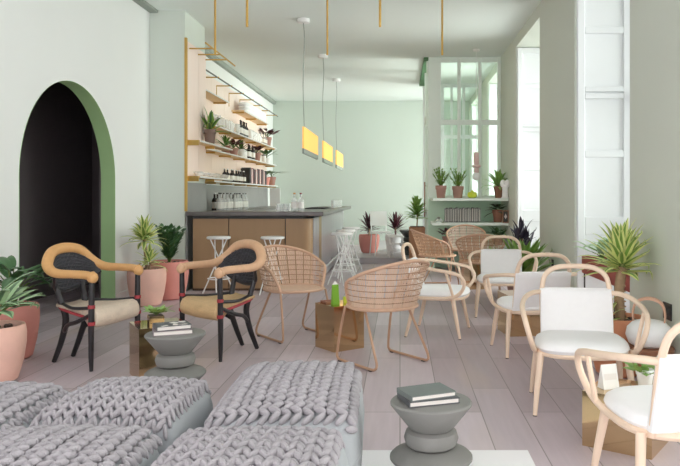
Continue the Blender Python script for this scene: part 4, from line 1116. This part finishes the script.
pendant(-1.33, 14.6, 2.055, .30, 'yellow glowing square pendant, the smallest at the far end of the bar')

o = thing('bead_pendant', 'white and pink bead pendant hanging in front of the glazed partition', 'pendant light', (1.27, 11.65, CH))
b_ = MB(); b_.lathe([(.05, -.03), (.055, -.025), (.055, 0)], seg=18); b_.build('ceiling_rose', 'white_metal', o)
zb0 = 1.98 - CH
b_ = MB(); b_.tube([(0, 0, zb0), (0, 0, -.03)], .005, 6); b_.build('cord', 'cord_white', o)
b_ = MB(); b_.lathe([(.04, -.20), (.045, -.19), (.045, -.03), (.03, 0), (.0005, .002)], seg=18); b_.build('cup', 'bead_pink', o, loc=(0, 0, zb0))
b_ = MB(); b_.ball((0, 0, -.235), (.075, .075, .035), 16, 10); b_.build('disc_bead', 'bead_pink', o, loc=(0, 0, zb0))
b_ = MB(); b_.lathe([(.04, -.34), (.045, -.33), (.045, -.27)], seg=18); b_.build('ring_bead', 'bead_pink', o, loc=(0, 0, zb0))
b_ = MB(); b_.ball((0, 0, -.405), .068, 18, 12); b_.build('globe', 'mask_white', o, loc=(0, 0, zb0))

# vessel with leather loop on its low stool, sockets
o = thing('low_wood_stool', 'small brown wooden stool carrying the white vessel by the window wall', 'stool', (1.60, 4.50, 0))
b_ = MB(); b_.lathe([(.15, 0), (.155, .006), (.155, .03), (.15, .035)], seg=28); b_.build('seat', 'wood_brown', o, loc=(0, 0, .25))
for k in range(3):
    a = k * 2 * PI / 3 + .4; b_ = MB(); b_.tube([(.09 * math.cos(a), .09 * math.sin(a), .25), (.14 * math.cos(a), .14 * math.sin(a), 0)], .015, 8); b_.build('leg', 'wood_brown', o)
o = thing('lantern', 'rounded white lantern with a tan leather loop handle on the brown stool', 'lantern', (1.60, 4.50, .2865))
b_ = MB(); b_.lathe([(.09, 0), (.125, .02), (.145, .07), (.135, .12), (.10, .155), (.05, .168), (.0005, .17)], seg=32); b_.build('lantern_body', 'mask_white', o)
b_ = MB()
hp = catmull([(.0, -.09, .12), (.0, -.105, .2), (.0, -.08, .285), (.0, 0, .315), (.0, .08, .285), (.0, .105, .2), (.0, .09, .12)], 6)
b_.strip([[p + Vector((-.016, 0, 0)), p + Vector((.016, 0, 0)), p * .90 + Vector((.016, 0, .012)), p * .90 + Vector((-.016, 0, .012))] for p in hp], closed=True); b_.build('handle', 'leather_tan', o, rotz=1.1)
for i, (y, z, w_, lab) in enumerate(((4.62, .49, .14, 'double black wall socket beside the white lantern'), (8.1, .46, .08, 'small black wall socket on the pier between the windows'))):
    o = thing('wall_socket', lab, 'socket', (XR, y, z), 0, 'black wall sockets')
    b_ = MB(); b_.span((-.01, -w_ / 2, -.055), (-.0005, w_ / 2, .055)); b_.build('plate', 'socket_black', o, smooth=False, bevel=.003)
    for k in range(2 if w_ > .1 else 1):
        b_ = MB(); yy = (-.032 + .064 * k) if w_ > .1 else 0
        b_.span((-.013, yy - .022, -.022), (-.01, yy + .022, .022)); b_.build('outlet', 'ink_dark', o, smooth=False)

# ------------------------------------------------------------------ light and camera
W = bpy.data.worlds.new('daylight'); S.world = W; W.use_nodes = True
bg = W.node_tree.nodes['Background']; bg.inputs[0].default_value = (1.0, 0.962, 0.985, 1); bg.inputs[1].default_value = 1.75
def area(name, loc, rot, sx, sy, power, col=(1, 1, 1)):
    l = bpy.data.lights.new(name, 'AREA'); l.shape = 'RECTANGLE'; l.size = sx; l.size_y = sy; l.energy = power; l.color = col
    o = bpy.data.objects.new(name, l); C.objects.link(o); o.location = loc; o.rotation_euler = rot
    return o
for i, (a, b) in enumerate(WO):
    area('window_daylight', (XR + WT + 1.3, (a + b) / 2 + .2, 2.0), (0, math.radians(90), 0), 3.2, b - a + .3, (30, 25, 70, 130, 170)[i], (1, .985, .96))  # rear lamps strengthened; the last one is added to brighten the back
cam = bpy.data.cameras.new('camera'); co = bpy.data.objects.new('camera', cam); C.objects.link(co)
co.location = (0, 0, 1.25); co.rotation_euler = (math.radians(90), 0, 0)
cam.sensor_width = 36; cam.lens = 36 * 700 / 680
cam.shift_x = -60 / 680; cam.shift_y = -37 / 680
cam.clip_start = .05
S.camera = co
S.cycles.max_bounces = 16; S.cycles.diffuse_bounces = 10; S.cycles.transparent_max_bounces = 16
S.view_settings.view_transform = 'Standard'; S.view_settings.look = 'None'
S.view_settings.exposure = 1.08; S.view_settings.gamma = 1.0; S.view_settings.use_curve_mapping = False
